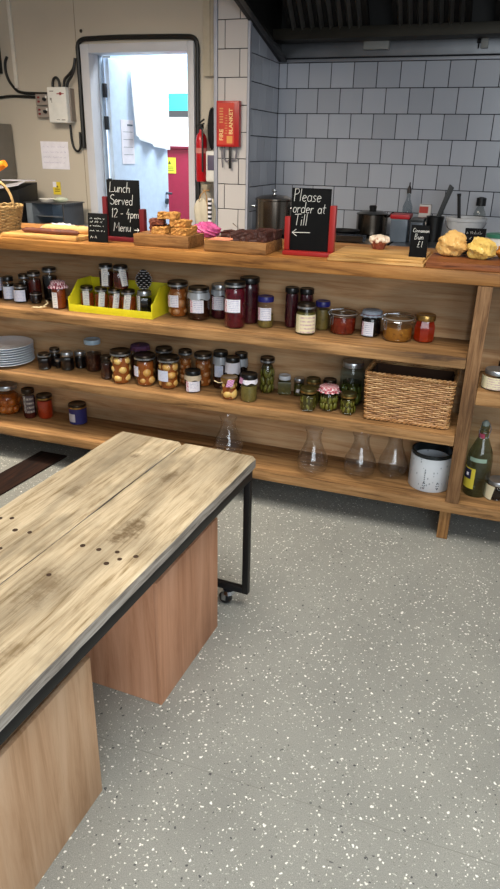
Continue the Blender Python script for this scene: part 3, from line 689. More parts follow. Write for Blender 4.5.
G().hexa([(-.10, 0, .903), (.095, 0, .903), (.095, .2, .903), (-.10, .2, .903), (-.11, -.02, 1.11), (.105, -.02, 1.13), (.105, .2, 1.175), (-.11, .2, 1.165)]).build('body', black_plastic, t, bevel=.006)
G().hexa([(-.10, -.03, 1.125), (.115, -.03, 1.160), (.115, .05, 1.180), (-.10, .05, 1.145), (-.10, -.03, 1.130), (.115, -.03, 1.165), (.115, .05, 1.185), (-.10, .05, 1.150)]).build('paper_sheet', paper_white, t)
B(-.10, .09, .08, .2, 1.182, 1.188).build('paper_sheet', paper_white, t)
# stove and worktop along the tiled wall
st = thing('stove', 'dark catering stove against the tiled wall behind the counter', 'stove', (-1.10, 1.78, 0))
B(-.455, .455, 0, .70, 0, .88).build('body', steel_dark, st, bevel=.006); B(-.455, .455, 0, .70, .8802, .895).build('hob', plain('hob_black', '#1b1b1b', .35, .3), st)
for bx in (-.29, .15):
    for by in (.2, .5):
        G().tube([(bx-.14, by, .903), (bx+.14, by, .903)], .0065, 6).tube([(bx, by-.12, .903), (bx, by+.12, .903)], .0065, 6).tube([(bx+.11*cos(a), by+.11*sin(a), .903) for a in [i*2*pi/20 for i in range(20)]], .0065, 6, True).build('pan_support', black_metal, st)
wk = thing('steel_worktop', 'stainless worktop against the tiled wall right of the stove', 'worktop', (.15, 1.80, 0))
B(-.78, .80, 0, .68, .865, .897).build('top', steel, wk, bevel=.003)
for x in (-.76, .74):
    for y in (.03, .6): B(x, x+.04, y, y+.04, 0, .8648).build('leg', steel, wk)
t = thing('stock_pot', 'tall stainless stock pot with lid on the stove behind the brownies', 'pot', (-1.402, 1.96, .9100))
pm = plain('pot_steel', '#8b8176', .22, 1.0, .1, 8)
G().lathe([(0, 0), (.110, 0), (.118, .008), (.118, .205), (.123, .21), (.123, .214), (.114, .214), (.112, .01), (0, .006)], 36).build('body', pm, t)
G().lathe([(.121, .2142), (.121, .220), (.08, .236), (.02, .243), (0, .243)], 36).build('lid', pm, t)
G().lathe([(0, .2432), (.010, .2432), (.008, .252), (.018, .262), (.016, .274), (0, .276)], 16).build('knob', chrome, t)
for s in (-1, 1): G().tube([(s*.117, -.03, .165), (s*.147, -.03, .17), (s*.147, .03, .17), (s*.117, .03, .165)], .005, 8).build('handle', chrome, t)
t = thing('saucepan', 'steel saucepan with black knob lid on the stove', 'saucepan', (-.82, 2.28, .9100))
G().lathe([(0, 0), (.095, 0), (.102, .008), (.102, .125), (.106, .128), (.098, .128), (.096, .01), (0, .006)], 32).build('body', pm, t)
G().lathe([(.104, .1282), (.104, .133), (.07, .148), (.02, .152), (0, .152)], 32).build('lid', plain('lid_dark', '#4b4a47', .25, .9), t)
G().lathe([(0, .1522), (.022, .1522), (.026, .175), (.020, .182), (0, .182)], 16).build('knob', black_plastic, t)
G().tube([(.10, -.02, .115), (.125, -.06, .13), (.15, -.10, .15)], .008, 8).build('handle', black_plastic, t)
t = thing('frying_pan', 'black frying pan on the stove beside the order chalkboard', 'pan', (-.955, 2.02, .9100))
G().lathe([(0, 0), (.08, 0), (.105, .045), (.108, .045), (.083, -.002+.002), (0, .0)], 28).lathe([(0, .004), (.078, .004), (.103, .043)], 28).build('body', black_metal, t)
G().tube([(-.10, .0, .04), (-.20, .06, .07), (-.27, .10, .08)], .008, 8).build('handle', black_plastic, t)
t = thing('baking_tray', 'bright steel baking tray on the front of the stove', 'tray', (-.87, 1.83, .9100))
B(-.12, .09, -.04, .06, 0, .006).build('tray_base', chrome, t); g = G().box(-.12, .09, -.045, -.04, 0, .035).box(-.12, .09, .06, .065, 0, .035).build('rim', chrome, t)
t = thing('white_bucket', 'white plastic bucket with wire handle on the worktop behind the scones', 'bucket', (-.212, 2.05, .8975))
wb_m = plain('bucket_white', '#c9cacd', .4)
G().lathe([(0, 0), (.095, 0), (.113, .145), (.120, .147), (.120, .165), (.112, .167), (.093, .006), (0, .006)], 32).build('body', wb_m, t)
G().tube([(.118*cos(a), .118*sin(a)-.012, .14-.055*sin((a-pi)/pi*pi)) for a in [pi+i*pi/16 for i in range(17)]], .003, 6).build('handle', plain('wire', '#8d8f94', .4, .8), t)
t = tag(G().tube([(-.235, 2.05, .91), (-.272, 2.06, 1.18)], .010, 8).tube([(-.272, 2.06, 1.18), (-.273, 2.06, 1.195)], .012, 8).build('ladle_handle', black_plastic), 'black spoon handle sticking up out of the white bucket', 'spoon')
t = thing('spray_bottle', 'clear bottle with black cap behind the white bucket', 'bottle', (-.150, 2.36, .8975))
G().lathe([(0, 0), (.036, 0), (.038, .01), (.038, .17), (.016, .215), (0, .215)], 20).build('bottle_body', glass('cloudy', (.82, .84, .82), .8), t)
G().lathe([(0, .2152), (.030, .2152), (.030, .262), (.012, .268), (0, .268)], 16).build('cap', black_plastic, t)
t = thing('oil_bottle', 'glass oil bottle with dark pourer against the tiled wall', 'bottle', (-.612, 2.40, .8975))
G().lathe([(0, 0), (.030, 0), (.032, .01), (.032, .19), (.014, .235), (.012, .27), (0, .27)], 20).build('bottle_body', glass('oilglass', (.72, .76, .78), .9), t)
G().lathe([(0, .2702), (.015, .2702), (.013, .30), (.005, .318), (.003, .34), (0, .34)], 12).build('pourer', plain('pourer', '#2c2220', .4), t)
t = thing('plastic_tub', 'clear plastic tub with a red lid on the worktop', 'tub', (-.605, 2.10, .8975))
tubm = plain('tub_blue', '#5c6774', .3)
G().prism([(-.055, -.07), (.05, -.07), (.055, .07), (-.055, .07)], 'z', 0, .138).build('body', tubm, t, bevel=.006)
B(-.060, .060, -.076, .076, .1382, .165).build('lid', plain('lid_red', '#b01722', .4), t, bevel=.006)
t = thing('plastic_tub', 'grey blue plastic tub with a dark lid beside the red lidded tub', 'tub', (-.49, 2.10, .8975))
B(-.046, .028, -.07, .07, 0, .125).build('body', plain('tub_blue2', '#424c58', .3), t, bevel=.006); B(-.05, .032, -.075, .075, .1252, .145).build('lid', plain('lid_grey', '#2e3134', .4), t, bevel=.005)
t = thing('packet', 'white packet with red marks standing behind the plastic tubs', 'packet', (-.487, 2.30, .8975))
B(-.038, .038, 0, .05, 0, .212).build('box', plain('packet_white', '#c9c3c0', .6), t, bevel=.006); B(-.036, .02, -.002, 0, .16, .20).build('print', plain('packet_red', '#b2392f', .6), t)
t = thing('utensil_pot', 'black wire utensil pot on the worktop behind the scones', 'pot', (-.408, 2.20, .8975))
G().lathe([(0, 0), (.046, 0), (.054, .148), (.057, .15), (.054, .152), (.05, .148), (.043, .006), (0, .006)], 20).build('body', black_plastic, t)
for dx, l in ((0, 'long dark steel bar leaning out of the utensil pot, left one'), (.010, 'long dark steel bar leaning out of the utensil pot, right one')):
    tag(G().hexa([(-.444+dx, 2.185+dx*2, .91), (-.428+dx, 2.185+dx*2, .91), (-.428+dx, 2.193+dx*2, .91), (-.444+dx, 2.193+dx*2, .91), (-.346+dx, 2.205+dx*2, 1.240-dx), (-.328+dx, 2.205+dx*2, 1.230-dx), (-.328+dx, 2.213+dx*2, 1.23-dx), (-.346+dx, 2.213+dx*2, 1.240-dx)]).build('steel_bar', plain('bar_steel', '#2c2d2f', .5, .3), bevel=.001), l, 'utensil', 'bars in the utensil pot')
# ------------------------------------------------------------------ things on the counter top
ZC = 1.0505
chalk_m = plain('chalk', '#cfcfca', .9); board_m = plain('chalkboard_black', '#0c0d0e', .9, 0, .15, 12, .15)
stand_r = plain('stand_red', '#8e1d1c', .45); stand_d = plain('stand_dark_red', '#5c1118', .45)
def wicker_loop(g, path, zs, rad, amp, nst):
    """weavers following a closed path (list of (x, y, nx, ny, s)), in and out between stakes"""
    tot = path[-1][4]
    for k, (z, fx) in enumerate(zs):
        pts = []
        for (x, y, nx, ny, s) in path[:-1]:
            o = amp*sin(pi*nst*s/tot*1.0+(k % 2)*pi)
            X, Y = fx(x, y); pts.append((X+nx*o, Y+ny*o, z+random.uniform(-.0006, .0006)))
        g.tube(pts, rad, 5, True)
def rect_path(x0, x1, y0, y1, r, step):
    pts = []
    def arc(cx, cy, a0):
        n = 5
        for i in range(n+1):
            a = a0+pi/2*i/n; pts.append((cx+r*cos(a), cy+r*sin(a), cos(a), sin(a)))
    def line(a, b_, nx, ny):
        l = math.dist(a, b_); n = max(1, int(l/step))
        for i in range(1, n): t_ = i/n; pts.append((a[0]+(b_[0]-a[0])*t_, a[1]+(b_[1]-a[1])*t_, nx, ny))
    arc(x1-r, y1-r, 0); line((x1-r, y1), (x0+r, y1), 0, 1); arc(x0+r, y1-r, pi/2); line((x0, y1-r), (x0, y0+r), -1, 0)
    arc(x0+r, y0+r, pi); line((x0+r, y0), (x1-r, y0), 0, -1); arc(x1-r, y0+r, 1.5*pi); line((x1, y0+r), (x1, y1-r), 1, 0)
    out = []; s = 0
    for i, p in enumerate(pts+[pts[0]]):
        if i: s += math.dist(p[:2], out[-1][:2])
        out.append((*p, s))
    return out
def wicker_mat(name, a, b_, c_):
    m, nt, b = newmat(name)
    f = noise(nt, coord(nt, (14, 14, 150)), 1.0, 3, .6)
    L(nt, ramp(nt, f, [(.30, lin(c_)), (.48, lin(a)), (.68, lin(b_))]), b.inputs['Base Color']); b.inputs['Roughness'].default_value = .5; return m
wick = wicker_mat('wicker_brown', '#a87848', '#d2ac78', '#6a4424')
wick2 = speck('wicker_straw', '#94794c', '#b89c68', '#664c2a', 60, .45, .6, .7)
# round bread basket at the left end
t = thing('bread_basket', 'round straw bread basket with a hoop handle at the left end of the counter', 'basket', (-2.125, .19, ZC))
g = G(); R0 = .098
circ = [(R0*cos(a), R0*sin(a), cos(a), sin(a), a*R0) for a in [2*pi*i/120 for i in range(121)]]
wicker_loop(g, circ, [(.006+.0065*k, (lambda x, y, k=k: (x*(.80+.0148*k), y*(.80+.0148*k)))) for k in range(16)], .0036, .0035, 30)
stuff(g.build('weave', wick2, t))
G().lathe([(0, .002), (.078, .002), (.080, .006), (0, .006)], 28).build('base', wick2, t)
g = G()
for i in range(30):
    a = 2*pi*i/30; g.tube([(.078*cos(a), .078*sin(a), .003), (.100*cos(a), .100*sin(a), .108)], .0026, 5)
stuff(g.build('stakes', wick2, t))
G().tube([((.101+.0018*cos(a*20))*cos(a), (.101+.0018*cos(a*20))*sin(a), .110+.002*sin(a*20)) for a in [2*pi*i/160 for i in range(160)]], .0055, 6, True).build('rim', wick2, t)
G().tube([(.098*cos(a), -.02+.0, .105+.115*sin(a)) for a in [pi*i/24 for i in range(25)]], .006, 7).tube([(.092*cos(a), -.012, .105+.108*sin(a)) for a in [pi*i/24 for i in range(25)]], .005, 7).build('handle', wick2, t)
t = tag(G().tube([(-2.165, .21, 1.08), (-2.168, .205, 1.22), (-2.150, .20, 1.295), (-2.11, .20, 1.318), (-2.072, .20, 1.335)], [.008, .009, .013, .018, .016], 10).build('carrot', plain('orange', '#e07f1c', .5)), 'orange carrot sticking up out of the straw bread basket', 'carrot')
crust = speck('bread_crust', '#552510', '#7c4220', '#371808', 45, .42, .6, .65, .5)
# bread board
t = tag(B(-2.00, -1.63, .03, .215, 0, .016).build('bread_board', W_BAMBOO, bevel=.004, loc=(0, 0, ZC)), 'light wooden board under the long dark loaves at the left', 'board')
def loaf(label, x0, x1, y, r, z, mat):
    n = 26; pts = []; rad = []
    for i in range(n+1):
        u = i/n; pts.append((x0+(x1-x0)*u, y+.004*sin(u*9), z+r*.78)); rad.append(r*min(1, .25+3.2*min(u, 1-u)**.6)*(1+.05*sin(u*40)))
    o = G().tube(pts, rad, 12).build('baguette', mat); 
    for v in o.data.vertices: v.co.z = z+max(.0, (v.co.z-z)*.92)
    return tag(o, label, 'bread', 'long loaves on the bread board')
loaf('long dark crusted loaf lying at the front of the bread board', -1.935, -1.655, .09, .0135, ZC+.0165, crust)
loaf('paler long loaf lying behind the dark one on the bread board', -1.88, -1.64, .155, .020, ZC+.0165, speck('bread_pale', '#b98f58', '#d3b27a', '#87592c', 45, .42, .6, .7, .4))
g = G().blob((0, 0, .018), (.09, .04, .022), lambda v: 1+.18*sin(11*v.x+3*v.y)*cos(9*v.y)+.1*sin(23*v.x))
g.v = [(a, b_, max(.0005, c)) for a, b_, c in g.v]
tag(g.build('film_wrap', plain('cling_film', '#c4c2c8', .25), loc=(-1.86, .27, ZC)), 'crumpled clear film lying behind the long loaves', 'film')
# small chalk price signs
def price_sign(label, x, y, w_, h_, lines, z=ZC, lean=.012, rz=0, txt=None):
    t = thing('price_sign', label, 'sign', (x, y, z), rz, 'small chalk price signs on the counter')
    G().hexa([(0, 0, 0), (w_, 0, 0), (w_, .005, 0), (0, .005, 0), (-.002, lean, h_), (w_-.002, lean, h_), (w_-.002, lean+.005, h_), (-.002, lean+.005, h_)]).build('board', board_m, t, bevel=.001)
    G().hexa([(w_*.3, .0055, 0), (w_*.7, .0055, 0), (w_*.7, .035, 0), (w_*.3, .035, 0), (w_*.3, lean*.6+.006, h_*.6), (w_*.7, lean*.6+.006, h_*.6), (w_*.7, lean*.6+.009, h_*.6), (w_*.3, lean*.6+.009, h_*.6)]).build('back_prop', board_m, t)
    sl = lean/h_
    if txt:
        for s, sx, zz, sz in txt:
            gt = G(); chalk_text(gt, s, sx, zz, sz, -.0008, .0008, lambda q: sl*q); stuff(gt.build('chalk_writing', chalk_m, t))
    g = G()
    for (fx0, fx1, fz, fh) in lines: scribble(g, w_*fx0, w_*fx1, h_*fz, h_*fh, lean*fz-.0012, .00075, w_*.04)
    if lines: stuff(g.build('chalk_scribble', chalk_m, t))
    return t
price_sign('small chalk price sign between the long loaves and the lunch chalkboard', -1.592, .06, .090, .112, [(.1, .85, .80, .05), (.12, .75, .68, .07), (.1, .8, .55, .04), (.1, .9, .38, .06), (.12, .55, .14, .09)])
def chalkboard(label, loc, w_, h_, zl, zr, posts, sm, wr):
    t = thing('chalkboard', label, 'chalkboard', loc, 0, 'upright chalkboards in red stands')
    B(-.012, w_+.012, -.03, .035, 0, .016).build('base', sm, t, bevel=.003)
    B(-.012, .008, -.012, .014, .0162, zl).build('post', sm, t, bevel=.003); B(w_-.008, w_+.014, -.012, .014, .0162, zr).build('post', sm, t, bevel=.003)
    B(.0085, w_-.0085, -.003, .003, .0162, h_).build('board', board_m, t, bevel=.001)
    B(.0, w_, .0035, .008, max(zl, zr)+.001, h_).build('board_backing', board_m, t) if False else None
    for s, x, z, sz in wr:
        gt = G(); chalk_text(gt, s, x, z, sz, -.0038, .00105, gap=.03); stuff(gt.build('chalk_writing', chalk_m, t))
    return t
cb = chalkboard('chalkboard in a dark red stand reading Lunch Served, in front of the doorway', (-1.555, .155, ZC), .165, .238, .172, .130, 0, stand_d,
    [('Lunch', .020, .190, .040), ('Served', .020, .142, .040), ('12 - 4pm', .022, .092, .036), ('Menu', .030, .038, .038)])
g = G().tube([(.128, -.004, .046), (.150, -.004, .046)], .0013, 5).tube([(.143, -.004, .053), (.150, -.004, .046), (.142, -.004, .039)], .0013, 5); g.build('chalk_arrow', chalk_m, cb)
cb = chalkboard('chalkboard in a bright red stand reading Please order at Till', (-.752, .105, ZC), .165, .236, .136, .180, 0, plain('stand_bright_red', '#8c1a17', .4),
    [('Please', .014, .190, .044), ('order at', .014, .150, .039), ('Till', .020, .106, .040)])
g = G().tube([(.016, -.004, .080), (.085, -.004, .082)], .0013, 5).tube([(.032, -.004, .092), (.016, -.004, .080), (.034, -.004, .068)], .0013, 5); g.build('chalk_arrow', chalk_m, cb)
# cake trays
t = tag(B(-1.375, -1.135, .045, .200, 0, .046).build('cake_block', W_BLOCK, bevel=.004, loc=(0, 0, ZC)), 'thick wooden block carrying the golden flapjack slices', 'board')
flap = speck('flapjack', '#b07a38', '#d8a85c', '#6e3f18', 110, .42, .58, .75, .9)
flap2 = speck('cake_brown', '#6e3522', '#a0603c', '#421a10', 110, .42, .58, .75, .9)
def slab(label, x, y, z, lx, ly, lz, rz, mat, name='cake_slice', group=None, tilt=0):
    g = G(); nx, ny, nz = 8, 6, 4; vs = {}; V = []; F = []
    rnd = random.Random(int(abs(x*9973)+z*7001))
    def vid(i, j, k):
        if (i, j, k) not in vs:
            j_ = .0028
            vs[(i, j, k)] = len(V); V.append((lx*(i/nx-.5)+rnd.uniform(-j_, j_), ly*(j/ny-.5)+rnd.uniform(-j_, j_), lz*k/nz+(rnd.uniform(-j_, j_) if k == nz else 0)))
        return vs[(i, j, k)]
    for i in range(nx):
        for j in range(ny):
            F.append((vid(i, j, 0), vid(i, j+1, 0), vid(i+1, j+1, 0), vid(i+1, j, 0))); F.append((vid(i, j, nz), vid(i+1, j, nz), vid(i+1, j+1, nz), vid(i, j+1, nz)))
    for k in range(nz):
        for i in range(nx):
            F.append((vid(i, 0, k), vid(i+1, 0, k), vid(i+1, 0, k+1), vid(i, 0, k+1))); F.append((vid(i, ny, k), vid(i, ny, k+1), vid(i+1, ny, k+1), vid(i+1, ny, k)))
        for j in range(ny):
            F.append((vid(0, j, k), vid(0, j, k+1), vid(0, j+1, k+1), vid(0, j+1, k))); F.append((vid(nx, j, k), vid(nx, j+1, k), vid(nx, j+1, k+1), vid(nx, j, k+1)))
    o = g.add(V, F).build(name, mat, loc=(x, y, z), rz=rz, smooth=False); o.rotation_euler.y = tilt
    return tag(o, label, 'cake', group)
ZB = ZC+.0465; gp = 'cake slices on the wooden block'
slab('golden flapjack slice at the front middle of the wooden block', -1.277, .095, ZB, .056, .052, .024, .1, flap, group=gp)
slab('golden flapjack slice at the front right of the wooden block', -1.185, .095, ZB, .070, .055, .025, -.1, flap, group=gp)
slab('dark brown cake slice at the left of the wooden block', -1.318, .155, ZB, .054, .050, .030, .05, flap2, group=gp)
slab('golden flapjack slice at the back right of the wooden block', -1.195, .162, ZB, .068, .052, .028, .0, flap, group=gp)
slab('golden flapjack slice at the back middle of the wooden block', -1.255, .158, ZB, .046, .050, .028, .05, flap, group=gp)
slab('dark brown slice stacked at the left of the flapjacks', -1.305, .125, ZB+.031, .056, .050, .022, .2, flap2, group=gp)
slab('golden flapjack slice stacked at the right of the pile', -1.205, .128, ZB+.029, .072, .055, .024, -.05, flap, group=gp)
slab('topmost golden flapjack slice crowning the pile on the block', -1.255, .128, ZB+.055, .078, .056, .024, .03, flap, group=gp)
t = tag(B(-1.060, -.812, .025, .235, 0, .042).build('cake_block', W_BLOCK, bevel=.004, loc=(0, 0, ZC)), 'thick wooden block carrying the dark chocolate brownies', 'board')
tag(B(-1.050, -.96, .035, .12, 0, .0015).build('pink_paper', plain('paper_pink', '#d88868', .7), loc=(0, 0, ZC+.0425)), 'salmon pink paper on the block beside the brownies', 'paper')
brn = speck('brownie', '#3a170f', '#5a2b1c', '#200a06', 90, .42, .6, .6, 1.0); ZB = ZC+.0425; gp = 'brownies on the wooden block'
slab('large chocolate brownie at the front left of the block', -.905, .09, ZB, .095, .085, .034, .03, brn, 'brownie', gp)
slab('large chocolate brownie at the front right of the block', -.855+.0+.0, .182, ZB, .085, .08, .034, -.03, brn, 'brownie', gp)
slab('chocolate brownie at the right edge of the block', -.835, .085, ZB, .036, .078, .034, -.03, brn, 'brownie', gp)
slab('thin chocolate brownie at the back left of the block', -.972, .175, ZB, .130, .075, .022, .02, brn, 'brownie', gp)
t = tag(G().tube([(-1.045, .25, ZC+.046), (-.99, .235, ZC+.062), (-1.03, .25, ZC+.085)], .002, 5).build('cake_tongs', chrome), 'thin steel tongs lying behind the brownies', 'tongs')
t = thing('pink_bag', 'bright pink plastic bag behind the flapjack block', 'bag', (-1.238, .46, ZC))
_pb = G().blob((0, 0, .026), (.062, .045, .036), lambda v: 1+.14*sin(7*v.x+4*v.z)*cos(6*v.y)+.07*sin(15*v.z+11*v.x)+.04*sin(23*v.x-9*v.y)).build('bag', plain('bag_pink', '#b0487e', .5), t)
for v in _pb.data.vertices: v.co.z = max(.0005, v.co.z)
t = thing('striped_cloth', 'black and white striped cloth hanging on the pillar edge', 'cloth', (-1.80, 1.84, .95))
for k in range(13): B(-.010, .010, -.01, .01, .0132*k, .0132*k+.0130).build('stripe', black_plastic if k % 2 else paper_white, t)
# bamboo board, bun and sign
t = thing('chopping_board', 'pale two layer bamboo chopping board to the right of the order chalkboard', 'board', (0, 0, ZC))
B(-.575, -.235, .012, .30, 0, .010).build('lower_layer', W_BAMBOO, t, bevel=.002); B(-.572, -.24, .018, .30, .0102, .019).build('upper_layer', W_BAMBOO, t, bevel=.002)
t = thing('cinnamon_bun', 'iced bun in a brown paper case on the bamboo board', 'bun', (-.437, .27, ZC+.0195))
G().lathe([(0, 0), (.022, 0), (.034, .030), (.031, .030), (0, .006)], 36, ripple=lambda j, a, r, z: (r*(1+.04*sin(18*a)), z)).build('paper_case', speck('case_brown', '#7d3a2a', '#b07a5c', '#4e1f14', 80), t)
G().blob((0, 0, .034), (.039, .036, .018), lambda v: 1+.14*sin(9*v.x+5*v.y)*cos(8*v.y-2*v.z)).build('icing', speck('icing', '#d8c6b0', '#efe6d8', '#9c6a48', 60), t)
price_sign('small chalk price sign reading Cinnamon Bun on the bamboo board', -.300, .105, .062, .108, [], z=ZC+.0195, txt=[('Cinnamon', .005, .084, .0135), ('Bun', .012, .060, .020), ('£1', .024, .034, .021)])
t = tag(B(-.228, .115, .008, .255, 0, .022).build('scone_board', W_DARK, bevel=.003, loc=(0, 0, ZC)), 'dark wooden board carrying the scones at the right', 'board')
scone_m = speck('scone', '#d4a760', '#f0d9a0', '#a8743a', 55, .40, .58, .75, .8)
def scone(label, x, y, r, h, mat, seed):
    t = G(); s = seed
    t.blob((0, 0, h*.5), (r, r, h*.55), lambda v: (1+.06*sin(5*v.x+s)*cos(6*v.y)+.07*sin(4*v.z*2+3*v.x+s)+.04*sin(13*v.y+9*v.x)+.03*sin(21*v.z+17*v.x)+.025*sin(31*v.y+5*v.z)*sin(27*v.x+s)+.02*sin(41*v.x-23*v.z))*(1.08 if v.z < .1 else 1))
    o = t.build('scone', mat, loc=(x, y, ZC+.0225))
    for v in o.data.vertices: v.co.z = max(0, v.co.z)
    return tag(o, label, 'scone', 'scones on the dark board')
scone('larger golden cheese scone on the dark board', -.160, .19, .050, .080, scone_m, 1)
scone('yellow topped scone beside the larger one on the dark board', -.058, .155, .046, .070, speck('scone_y', '#d9b45c', '#f5e6a4', '#b0843c', 45, .40, .58, .75, .8), 3)
scone('smooth orange brown bun at the right end of the dark board', .035, .20, .042, .046, plain('bun_orange', '#c07a30', .5), 5)
price_sign('small chalk price sign standing behind the scones', -.128, .345, .076, .105, [(.06, .8, .80, .11), (.06, .95, .62, .09), (.08, .55, .28, .07)])
t = thing('cream_tub', 'white tub with a green lid at the right end of the counter', 'tub', (.0, .48, ZC))
G().lathe([(0, 0), (.045, 0), (.052, .065), (0, .065)], 24).build('body', white_plastic, t); G().lathe([(0, .0652), (.055, .0652), (.055, .078), (0, .08)], 24).build('lid', plain('lid_green', '#2f6a55', .4), t)
POS = {
 'a1': (-2.161, 0.147, 0.752, 0.030, 0.136),
 'b': (-2.093, 0.152, 0.752, 0.028, 0.106),
 'c': (-2.014, 0.133, 0.752, 0.033, 0.081),
 'd': (-2.040, 0.202, 0.752, 0.028, 0.114),
 'e': (-1.978, 0.191, 0.752, 0.032, 0.132),
 'f': (-1.940, 0.142, 0.752, 0.027, 0.049),
 'g': (-1.917, 0.226, 0.752, 0.035, 0.149),
 'h': (-1.785, 0.096, 0.752, 0.033, 0.118),
 'l1': (-1.251, 0.183, 0.752, 0.049, 0.146),
 'l2': (-1.145, 0.161, 0.752, 0.049, 0.135),
 'l3': (-1.071, 0.219, 0.752, 0.042, 0.143),
 'l4': (-0.958, 0.093, 0.752, 0.045, 0.182),
 'l5': (-0.930, 0.187, 0.752, 0.043, 0.186),
 'l6': (-0.844, 0.141, 0.752, 0.034, 0.125),
 'm1': (-0.750, 0.187, 0.752, 0.028, 0.160),
 'm2': (-0.698, 0.221, 0.752, 0.030, 0.154),
 'm3': (-0.666, 0.105, 0.752, 0.040, 0.120),
 'm4': (-0.624, 0.200, 0.752, 0.030, 0.114),
 'm5': (-0.534, 0.177, 0.752, 0.053, 0.094),
 'n1': (-0.423, 0.180, 0.752, 0.041, 0.100),
 'n2': (-0.317, 0.157, 0.752, 0.058, 0.100),
 'n3': (-0.219, 0.179, 0.752, 0.040, 0.102),
 'o1': (-1.911, 0.117, 0.452, 0.032, 0.076),
 'o2': (-1.893, 0.176, 0.452, 0.026, 0.088),
 'o2b': (-1.860, 0.149, 0.452, 0.014, 0.045),
 'o3': (-1.808, 0.149, 0.452, 0.031, 0.086),
 'o4': (-1.769, 0.196, 0.452, 0.027, 0.082),
 'o5': (-1.690, 0.184, 0.452, 0.039, 0.150),
 'o6': (-1.571, 0.101, 0.452, 0.027, 0.107),
 'p1': (-1.488, 0.085, 0.452, 0.049, 0.147),
 'p2': (-1.378, 0.102, 0.452, 0.050, 0.137),
 'p3': (-1.440, 0.178, 0.452, 0.045, 0.153),
 'p4': (-1.266, 0.105, 0.452, 0.051, 0.139),
 'p5': (-1.325, 0.184, 0.452, 0.042, 0.151),
 'p6': (-1.219, 0.178, 0.452, 0.033, 0.154),
 'p7': (-1.140, 0.190, 0.452, 0.044, 0.147),
 'p8': (-1.150, 0.101, 0.452, 0.038, 0.093),
 'q1': (-1.058, 0.191, 0.452, 0.035, 0.164),
 'q2': (-0.992, 0.164, 0.452, 0.034, 0.152),
 'q3': (-0.978, 0.230, 0.452, 0.031, 0.155),
 'q4': (-0.970, 0.069, 0.452, 0.039, 0.095),
 'q5': (-0.885, 0.075, 0.452, 0.036, 0.118),
 'r1': (-0.850, 0.206, 0.452, 0.037, 0.156),
 'r2': (-0.775, 0.220, 0.452, 0.034, 0.082),
 'r3': (-0.711, 0.221, 0.452, 0.023, 0.077),
 'r4': (-0.628, 0.064, 0.452, 0.037, 0.094),
 'r5': (-0.631, 0.145, 0.452, 0.033, 0.109),
 'r6': (-0.553, 0.099, 0.452, 0.041, 0.100),
 'r7': (-0.570, 0.182, 0.452, 0.031, 0.102),
 'r8': (-0.470, 0.085, 0.452, 0.035, 0.088),
 'r9': (-0.485, 0.210, 0.452, 0.051, 0.180),
 's1': (-2.197, 0.174, 0.177, 0.072, 0.146),
 's2': (-2.052, 0.150, 0.177, 0.033, 0.149),
 's3': (-1.982, 0.179, 0.177, 0.039, 0.119),
 's4': (-1.794, 0.176, 0.177, 0.043, 0.101),
 'c1': (-0.981, 0.091, 0.177, 0.067, 0.158),
 'c2': (-0.598, 0.077, 0.177, 0.066, 0.176),
 'c3': (-0.409, 0.126, 0.177, 0.069, 0.154),
 'c4': (-0.278, 0.171, 0.177, 0.063, 0.147),
 'tin': (-0.125, 0.139, 0.177, 0.085, 0.154),
 'bottle': (0.039, 0.128, 0.177, 0.048, 0.310),
 'rj': (0.136, 0.120, 0.177, 0.047, 0.077),
 'rj2': (0.169, 0.213, 0.177, 0.048, 0.183),
 'd1': (0.062, 0.062, 0.637, 0.050, 0.070),
 'd2': (0.098, 0.162, 0.637, 0.037, 0.253),
}
